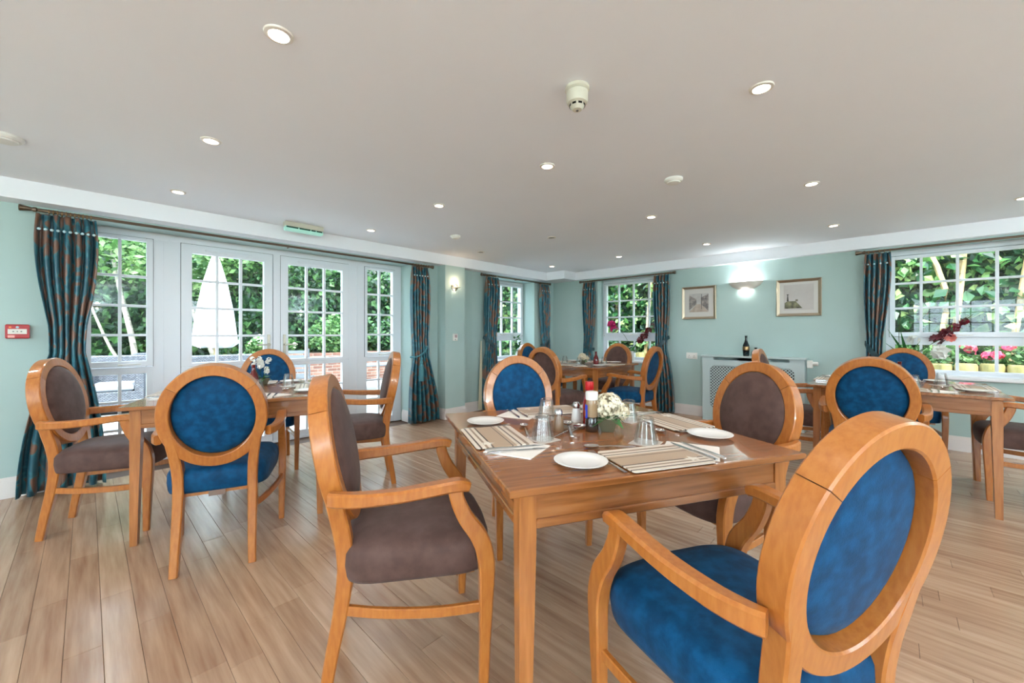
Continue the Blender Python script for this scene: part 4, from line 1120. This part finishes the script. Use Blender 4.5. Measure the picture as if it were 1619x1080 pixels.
M['leaf_c'] = leaf_mat('ivy_leaf', [srgb(12, 42, 24), srgb(26, 68, 38), srgb(50, 98, 50), srgb(96, 138, 74), srgb(160, 180, 110)], .25, .3)
M['geranium'] = leaf_mat('geranium_bloom', [srgb(214, 40, 60), srgb(236, 84, 130), srgb(244, 150, 170)], .3)
structure('ground_outside', 'garden ground and lawn outside', 'lawn', MB().box(-70, -50, GZ - 0.2, 40, 50, GZ - 0.03), M['grass'])

structure('bounce_ground', 'added pale ground round the house, bouncing daylight indoors', 'added_ground', MB().box(TX - .005, -11, GZ - .1, 12, 7.6, GZ - .02).box(-10.6, -11, GZ - .1, TX - .005, -6.0, GZ - .02), noise_mat('pale_bounce_ground', [srgb(196, 190, 182), srgb(216, 212, 206)], nscale=30, rough=.9))  # added, unseen pale surface that reflects neutral light up to the ceiling
pat = structure('patio', 'pale stone slab patio outside the glazed doors', 'patio', MB().box(-10.6, -6, GZ - 0.12, TX - 0.01, 6.9, GZ - 0.012), M['mortar'])
sl = MB().box(0, 0, -.02, .59, .59, 0, 0, .004).mesh('paving_slab', M['paving'], 0)
near = []
for i in range(10):
    for j in range(22): near.append((TX - 0.02 - 0.6 * (i + 1), -6 + 0.6 * j))
for x, y in near:
    if x < -10.6 or y + .6 > 6.95: continue
    o = bpy.data.objects.new('paving_slab', sl); C.objects.link(o); o.parent = pat; o.location = (x, y, GZ)

def leaves_cloud(mb, blobs, n, size, rnd, flat=0.0):
    tot = sum(b[3] * b[4] * b[5] for b in blobs)
    for (cx, cy, cz, rx, ry, rz) in blobs:
        k = int(n * (rx * ry * rz) / tot)
        for _ in range(k):
            v = Vector((rnd.gauss(0, 1), rnd.gauss(0, 1), rnd.gauss(0, 1))).normalized() * (rnd.random() ** 0.35)
            p = Vector((cx + v.x * rx, cy + v.y * ry, cz + v.z * rz))
            d = Vector((rnd.gauss(0, 1), rnd.gauss(0, 1), rnd.gauss(0, .6) - .2)).normalized()
            s = d.cross(Vector((rnd.gauss(0, 1), rnd.gauss(0, 1), rnd.gauss(0, 1)))).normalized()
            q = size * rnd.uniform(.6, 1.3)
            mb.add([p - d * q * .5, p + s * q * .28, p + d * q * .5, p - s * q * .28], [(0, 1, 2, 3)])
def tree(name, label, base, blobs, n, size, lm, trunks, bark='bark', group='trees in the garden', seed=1):
    rn = random.Random(seed)
    t = thing(name, label, 'tree', base, 0, group)
    for pts, r0, r1 in trunks:
        sp = smooth_path(pts, 4); MB().tube(sp, [r0 + (r1 - r0) * i / (len(sp) - 1) for i in range(len(sp))], 7).obj('trunk', M[bark], t)
    m = MB(); leaves_cloud(m, blobs, n, size, rn)
    tag(m.obj('foliage', M[lm], t, 0), kind='stuff')
    return t
def crown(R, H0, H1, k, seed):
    rn = random.Random(seed); out = []
    for _ in range(k):
        a = rn.uniform(0, 6.28); r = rn.uniform(0, R)
        out.append((r * cos(a), r * sin(a), rn.uniform(H0, H1), rn.uniform(.5, .9) * R * .6, rn.uniform(.5, .9) * R * .6, rn.uniform(.4, .7) * R * .5))
    return out
tree('birch_tree', 'pale multi-stemmed birch seen through the left side window', (-12.4, 0.80, GZ), crown(2.0, 2.5, 5.2, 11, 3), 6500, .15, 'leaf_a',
     [([(0, 0, 0), (.1, -.1, 1.0), (-.15, -.3, 2.2), (-.2, -.5, 3.6)], .07, .03), ([(.1, .1, 0), (.25, .3, 1.1), (.5, .35, 2.4)], .055, .025), ([(-.05, 0, 0), (-.1, -.45, .9), (-.2, -.8, 2.0)], .04, .02)], seed=3)
tree('birch_tree', 'leaning pale birch behind the closed parasol', (-12.9, 2.45, GZ), crown(2.0, 2.5, 5.0, 10, 5), 6000, .15, 'leaf_a',
     [([(0, 0, 0), (-.05, -.25, .9), (-.1, -.6, 1.8), (0, -.8, 3.2)], .08, .03), ([(0.1, .6, 0), (.1, .75, 1.1), (.2, 1.1, 2.2)], .045, .02)], seed=5)
tree('garden_tree', 'bushy bright green tree seen through the right glazed door', (-15.2, 5.6, GZ), crown(1.8, 2.4, 4.8, 10, 8), 6500, .15, 'leaf_a', [([(0, 0, 0), (.1, 0, 1.4), (0, .1, 3)], .09, .04)], 'bark', seed=8)
tree('garden_tree', 'tall green tree seen through the right side window', (-16.5, 10.6, GZ), crown(2.0, 1.8, 5.2, 11, 9), 7000, .15, 'leaf_b', [([(0, 0, 0), (.1, 0, 1.4), (0, .1, 3)], .09, .04)], 'bark', seed=9)
tree('garden_tree', 'large leafy tree filling the top of the left side window', (-14.5, -3.6, GZ), crown(2.4, 2.8, 6.0, 11, 10), 7500, .16, 'leaf_a', [([(0, 0, 0), (.1, .1, 2), (0, .3, 4)], .14, .06)], 'bark', seed=10)
def hedge(name, label, x0, x1, y0, y1, z0, z1, n, size, lm, group=None, seed=2, cat='hedge', stems=()):
    rn = random.Random(seed)
    t = thing(name, label, cat, ((x0 + x1) / 2, (y0 + y1) / 2, z0), 0, group)
    cx, cy = (x0 + x1) / 2, (y0 + y1) / 2
    m = MB(); hx, hy = (x1 - x0) / 2, (y1 - y0) / 2
    for _ in range(n):
        p = Vector((rn.uniform(-hx, hx), rn.uniform(-hy, hy), rn.uniform(0, z1 - z0)))
        d = Vector((rn.gauss(0, .7), rn.gauss(0, .7), rn.gauss(-.5, .6))).normalized()
        nn = Vector((rn.gauss(0, .6), rn.gauss(-.4, .6), rn.gauss(.5, .5)))
        s = d.cross(nn).normalized(); q = size * rn.uniform(.6, 1.35); up = s.cross(d) * q * .12
        m.add([p - d * q * .5, p + s * q * .38 + up, p + d * q * .5, p - s * q * .38 + up], [(0, 1, 2), (0, 2, 3)])
    tag(m.obj('foliage', M[lm], t, 0), kind='stuff')
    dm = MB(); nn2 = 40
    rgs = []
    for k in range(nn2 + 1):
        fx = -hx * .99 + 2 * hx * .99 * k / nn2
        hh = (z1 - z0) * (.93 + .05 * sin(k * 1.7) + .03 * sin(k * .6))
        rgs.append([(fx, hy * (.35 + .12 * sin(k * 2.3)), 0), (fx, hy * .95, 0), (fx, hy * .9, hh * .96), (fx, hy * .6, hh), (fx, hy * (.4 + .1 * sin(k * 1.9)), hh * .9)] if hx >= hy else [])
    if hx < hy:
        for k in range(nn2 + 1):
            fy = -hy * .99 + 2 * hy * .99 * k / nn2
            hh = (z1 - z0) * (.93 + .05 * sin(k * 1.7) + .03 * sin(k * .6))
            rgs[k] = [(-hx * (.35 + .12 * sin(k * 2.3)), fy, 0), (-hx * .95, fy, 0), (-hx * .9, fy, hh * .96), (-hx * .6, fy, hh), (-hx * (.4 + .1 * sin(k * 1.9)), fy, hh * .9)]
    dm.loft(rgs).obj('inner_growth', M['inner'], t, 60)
    # dense twiggy core
    core = MB()
    for k in range(max(4, int(hx * 2))):
        fx = -hx + (k + .5) * 2 * hx / max(4, int(hx * 2)); core.tube([(fx, hy * .2, 0), (fx + .05, hy * .1, (z1 - z0) * .5), (fx - .05, hy * .2, (z1 - z0) * .93)], .03, 5)
    core.obj('branches', M['bark_tan'], t)
    for pts, r in stems: MB().tube(smooth_path(pts, 4), r, 7).obj('stem', M['bark_tan'], t)
    return t
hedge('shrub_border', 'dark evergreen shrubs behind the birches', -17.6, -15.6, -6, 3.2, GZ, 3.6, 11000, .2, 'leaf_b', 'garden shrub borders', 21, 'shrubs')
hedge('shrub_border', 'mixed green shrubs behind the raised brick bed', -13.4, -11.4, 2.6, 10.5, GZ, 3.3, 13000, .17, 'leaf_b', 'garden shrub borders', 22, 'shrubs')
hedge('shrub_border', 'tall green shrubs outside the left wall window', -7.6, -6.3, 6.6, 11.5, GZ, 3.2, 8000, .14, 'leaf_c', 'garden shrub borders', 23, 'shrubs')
hedge('distant_hedge', 'tall distant tree line at the end of the lawn', -31, -28, -34, 40, GZ, 13.0, 22000, .75, 'leaf_b', None, 24)

# raised brick bed: bricks laid singly
bed = thing('raised_brick_bed', 'raised brick planting bed across the patio from the doors', 'raised bed', (-9.85, 2.4, GZ))
MB().box(-1.2, 0, 0, -.02, 7.0, .72).obj('soil', M['soil'], bed, 0)
MB().box(-.105, 0, 0, -.006, 7.0, .74).obj('mortar_core', M['mortar'], bed, 0)
MB().box(-1.2, 0.006, 0, -.1, .10, .74).obj('mortar_core', M['mortar'], bed, 0)
bk = MB().box(-.108, .005, .005, 0, .22, .07, 0, .004).mesh('brick', M['brick'], 0)
bk2 = MB().box(-.215, -.006, .005, 0, .10, .07, 0, .004).mesh('brick', M['brick'], 0)
nb = 0; restb = MB()
for c in range(10):
    for k in range(32):
        y = k * .225 - (.1125 if c % 2 else 0)
        if y < -.001 or y > 6.8: continue
        if nb < 285: o = bpy.data.objects.new('brick', bk); C.objects.link(o); o.parent = bed; o.location = (0, y, c * .075)
        else: restb.box(-.108, y + .005, c * .075 + .005, 0, y + .22, c * .075 + .07)
        nb += 1
tag(restb.obj('brickwork_rest', M['brick'], bed, 0), kind='stuff')
def bush(name, label, x, y, z, rx, ry, rz, n, size, lm, bloom=None, bn=0, seed=1, group=None, bsize=.05, cat='plant'):
    rn = random.Random(seed)
    t = thing(name, label, cat, (x, y, z), 0, group)
    m = MB(); leaves_cloud(m, [(0, 0, rz * .8, rx, ry, rz)], n, size, rn)
    tag(m.obj('foliage', M[lm], t, 0), kind='stuff')
    if bloom:
        f = MB()
        for _ in range(bn):
            a = rn.uniform(0, 6.28); e = rn.uniform(.1, 1.3)
            blossom_ball(f, (rx * cos(a) * cos(e) * .95, ry * sin(a) * cos(e) * .95, rz * .8 + rz * sin(e) * 1.05), bsize * .6, 14, bsize * .5, rn)
        tag(f.obj('blossom', bloom, t, 0), kind='stuff')
    return t
gb = 'plants in the raised brick bed'
bush('grassy_plant', 'white flowered green plant at the left end of the brick bed', -10.3, 2.9, .68, .4, .5, .25, 900, .12, 'leaf_a', M['white_petal'], 16, 31, gb)
bush('fern_shrub', 'light green ferny shrub in the middle of the brick bed', -10.4, 4.5, .68, .5, .8, .55, 1600, .12, 'leaf_a', None, 0, 32, gb)
bush('fern_shrub', 'green shrub right of the ferny shrub in the brick bed', -10.4, 6.0, .68, .5, .7, .5, 1500, .12, 'leaf_b', None, 0, 33, gb)
bush('geranium', 'red and pink geraniums at the right end of the brick bed', -10.1, 7.6, .68, .35, .7, .22, 800, .1, 'leaf_a', M['geranium'], 22, 34, gb, .09)
# parasol
t = thing('closed_parasol', 'closed white garden parasol standing on the patio', 'parasol', (-9.05, 1.62, GZ))
M['canvas'] = mat('white_canvas', srgb(206, 207, 212), .8)
rg = []
for z, r in ((.98, .30), (1.05, .335), (1.10, .30), (1.6, .25), (2.1, .17), (2.5, .08), (2.68, .03), (2.72, .008)):
    rg.append([(r * (1 + .16 * cos(8 * a)) * cos(a), r * (1 + .16 * cos(8 * a)) * sin(a), z + (.03 * cos(8 * a) if z < 1.0 else 0)) for a in [2 * pi * i / 48 for i in range(48)]])
MB().loft(rg).obj('canopy', M['canvas'], t, 60)
MB().tube([(0, 0, .05), (0, 0, 1.2)], .024, 10).obj('pole', M['bark_tan'], t)
MB().lathe([(.26, 0), (.27, .02), (.26, .06), (.05, .08), (.04, .2)], 20).obj('base', mat('grey_stone', srgb(140, 140, 140), .8), t)
MB().lathe([(.012, 2.7), (.02, 2.73), (.012, 2.77), (.001, 2.78)], 10).obj('finial', M['bark_tan'], t)
# wicker furniture
def weave_mat():
    m = mat('grey_wicker', srgb(150, 150, 156), .7)
    nt, N, L, b = nodes(m)
    tc = N.new('ShaderNodeTexCoord'); ck = N.new('ShaderNodeTexBrick')
    ck.inputs['Scale'].default_value = 14; ck.inputs['Color1'].default_value = srgb(112, 114, 122); ck.inputs['Color2'].default_value = srgb(76, 78, 86)
    ck.inputs['Mortar'].default_value = srgb(32, 32, 38); ck.inputs['Mortar Size'].default_value = .04
    mp = N.new('ShaderNodeMapping'); mp.inputs['Rotation'].default_value = (pi / 2, 0, 0)
    sp = N.new('ShaderNodeSeparateXYZ'); cb = N.new('ShaderNodeCombineXYZ'); ad = N.new('ShaderNodeMath'); ad.operation = 'ADD'
    L.new(tc.outputs['Object'], sp.inputs[0]); L.new(sp.outputs['X'], ad.inputs[0]); L.new(sp.outputs['Y'], ad.inputs[1])
    L.new(ad.outputs[0], cb.inputs['X']); L.new(sp.outputs['Z'], cb.inputs['Y'])
    L.new(cb.outputs[0], ck.inputs['Vector']); L.new(ck.outputs['Color'], b.inputs['Base Color'])
    return m
M['wicker'] = weave_mat()
M['cushion'] = mat('grey_cushion', srgb(126, 130, 138), .85)
def wicker_chair(label, x, y, rz, w=.72, hb=.86):
    t = thing('wicker_armchair', label, 'armchair', (x, y, GZ), rz, 'grey wicker patio seats')
    h = w / 2
    MB().box(-h, -.36, 0, h, -.26, hb, 0, .02).obj('backrest', M['wicker'], t, 0)
    for s in (-1, 1): MB().box(s * h - (.1 if s > 0 else 0), -.36, 0, s * h + (.1 if s < 0 else 0), .36, .64, 0, .02).obj('arm', M['wicker'], t, 0)
    MB().box(-h + .1, -.26, .04, h - .1, .36, .34, 0, .01).obj('seat_base', M['wicker'], t, 0)
    MB().box(-h + .11, -.25, .34, h - .11, .35, .45, 0, .03).obj('seat_cushion', M['cushion'], t, 0)
wicker_chair('grey wicker armchair seen through the left side window', -8.75, 0.3, radians(-100))
wicker_chair('grey wicker armchair left of the parasol', -9.75, 1.05, radians(-60))
wicker_chair('wide grey wicker sofa in front of the parasol', -8.35, 1.70, radians(88), 1.25)
t = thing('patio_table', 'low grey patio table seen through the right side window', 'table', (-8.2, 4.35, GZ))
M['grey_metal'] = mat('grey_metal', srgb(120, 124, 130), .4, .6)
MB().box(-.35, -.45, .52, .35, .45, .55, 0, .005).obj('table_top', M['grey_metal'], t, 0)
for sx in (-1, 1):
    for sy in (-1, 1): MB().box(sx * .3 - .015, sy * .4 - .015, 0, sx * .3 + .015, sy * .4 + .015, .52).obj('leg', M['grey_metal'], t, 0)
t = thing('metal_garden_chair', 'grey slatted metal garden chair behind the right glazed door', 'chair', (-7.6, 2.55, GZ), radians(60))
for z in lin(.5, .9, 6): MB().box(-.22, -.23 - (z - .45) * .2, z - .025, .22, -.215 - (z - .45) * .2, z + .025).obj('back_slat', M['grey_metal'], t, 0)
for y in lin(-.18, .2, 6): MB().box(-.22, y - .025, .43, .22, y + .025, .445).obj('seat_slat', M['grey_metal'], t, 0)
for s in (-1, 1):
    MB().tube([(s * .23, .22, 0), (s * .23, .22, .44)], .012, 6).obj('front_leg', M['grey_metal'], t)
    MB().tube([(s * .23, -.26, 0), (s * .23, -.21, .44), (s * .23, -.33, .95)], .012, 6).obj('back_leg', M['grey_metal'], t)
# brick outbuilding beyond the lawn
t = thing('brick_outbuilding', 'brick outbuilding far beyond the lawn on the left', 'building', (-21, -1.2, GZ))
MB().box(-3, -3.6, 0, 0, 1.0, 2.35).obj('wall', noise_mat('far_brick', [srgb(120, 96, 84), srgb(150, 126, 112)], scale=(1, 1, 6), nscale=6, rough=.9), t, 0)
m = MB().loft([[(.3, -3.9, 2.35), (.3, 1.3, 2.35), (.3, 1.3, 2.5), (.3, -3.9, 2.5)], [(-1.5, -3.9, 3.3), (-1.5, 1.3, 3.3), (-1.5, 1.3, 3.45), (-1.5, -3.9, 3.45)], [(-3.3, -3.9, 2.35), (-3.3, 1.3, 2.35), (-3.3, 1.3, 2.5), (-3.3, -3.9, 2.5)]])
m.obj('roof', mat('grey_roof', srgb(96, 92, 92), .8), t, 0)
# behind the far wall: log edging, geraniums, ivy bank
edge = thing('log_edging', 'row of short upright logs edging the raised bed behind the far windows', 'log edging', (-5.5, 7.85, GZ))
lg = MB().lathe([(.105, 0), (.108, .02), (.108, .80), (.095, .83), (.002, .832)], 14).mesh('log', M['log'], 40)
for k in range(42):
    o = bpy.data.objects.new('log', lg); C.objects.link(o); o.parent = edge; o.location = (k * .222, random.uniform(-.012, .012), random.uniform(-.03, .0)); o.rotation_euler.z = k
MB().box(-.3, .09, 0, 9.5, 1.6, .74).obj('soil', M['soil'], edge, 0)
gi = 'geraniums behind the log edging'
spots = [(-3.3, 'at the left of the far corner window'), (-2.7, 'in the middle of the far corner window'), (0.05, 'at the left of the large right window'), (0.55, 'left of centre in the large right window'), (1.15, 'right of centre in the large right window'), (1.9, 'at the right of the large right window')]
for k, (x, ph) in enumerate(spots):
    bush('geranium', 'pink and red geranium plant ' + ph, x, 8.05, .70, .30, .22, .19, 420, .085, 'leaf_a', M['geranium'], 6, 50 + k, gi, .075)
S5 = [([(x, -.45, 0), (x + .12, -.5, 1.2), (x + dx, -.42, 2.6), (x + dx * 1.6, -.35, 3.6)], .035) for x, dx in ((4.3, -.25), (4.75, -.3), (4.95, .3), (5.6, -.35), (5.75, .2), (6.3, .3), (1.2, .2), (2.0, -.3))]
hedge('ivy_bank', 'tall ivy bank with tan stems outside the far wall windows', -5.5, 5.2, 8.35, 9.5, .6, 4.4, 26000, .15, 'leaf_c', None, 60, 'ivy', [([(x - 5.0, y, z) for x, y, z in p], r) for p, r in S5])
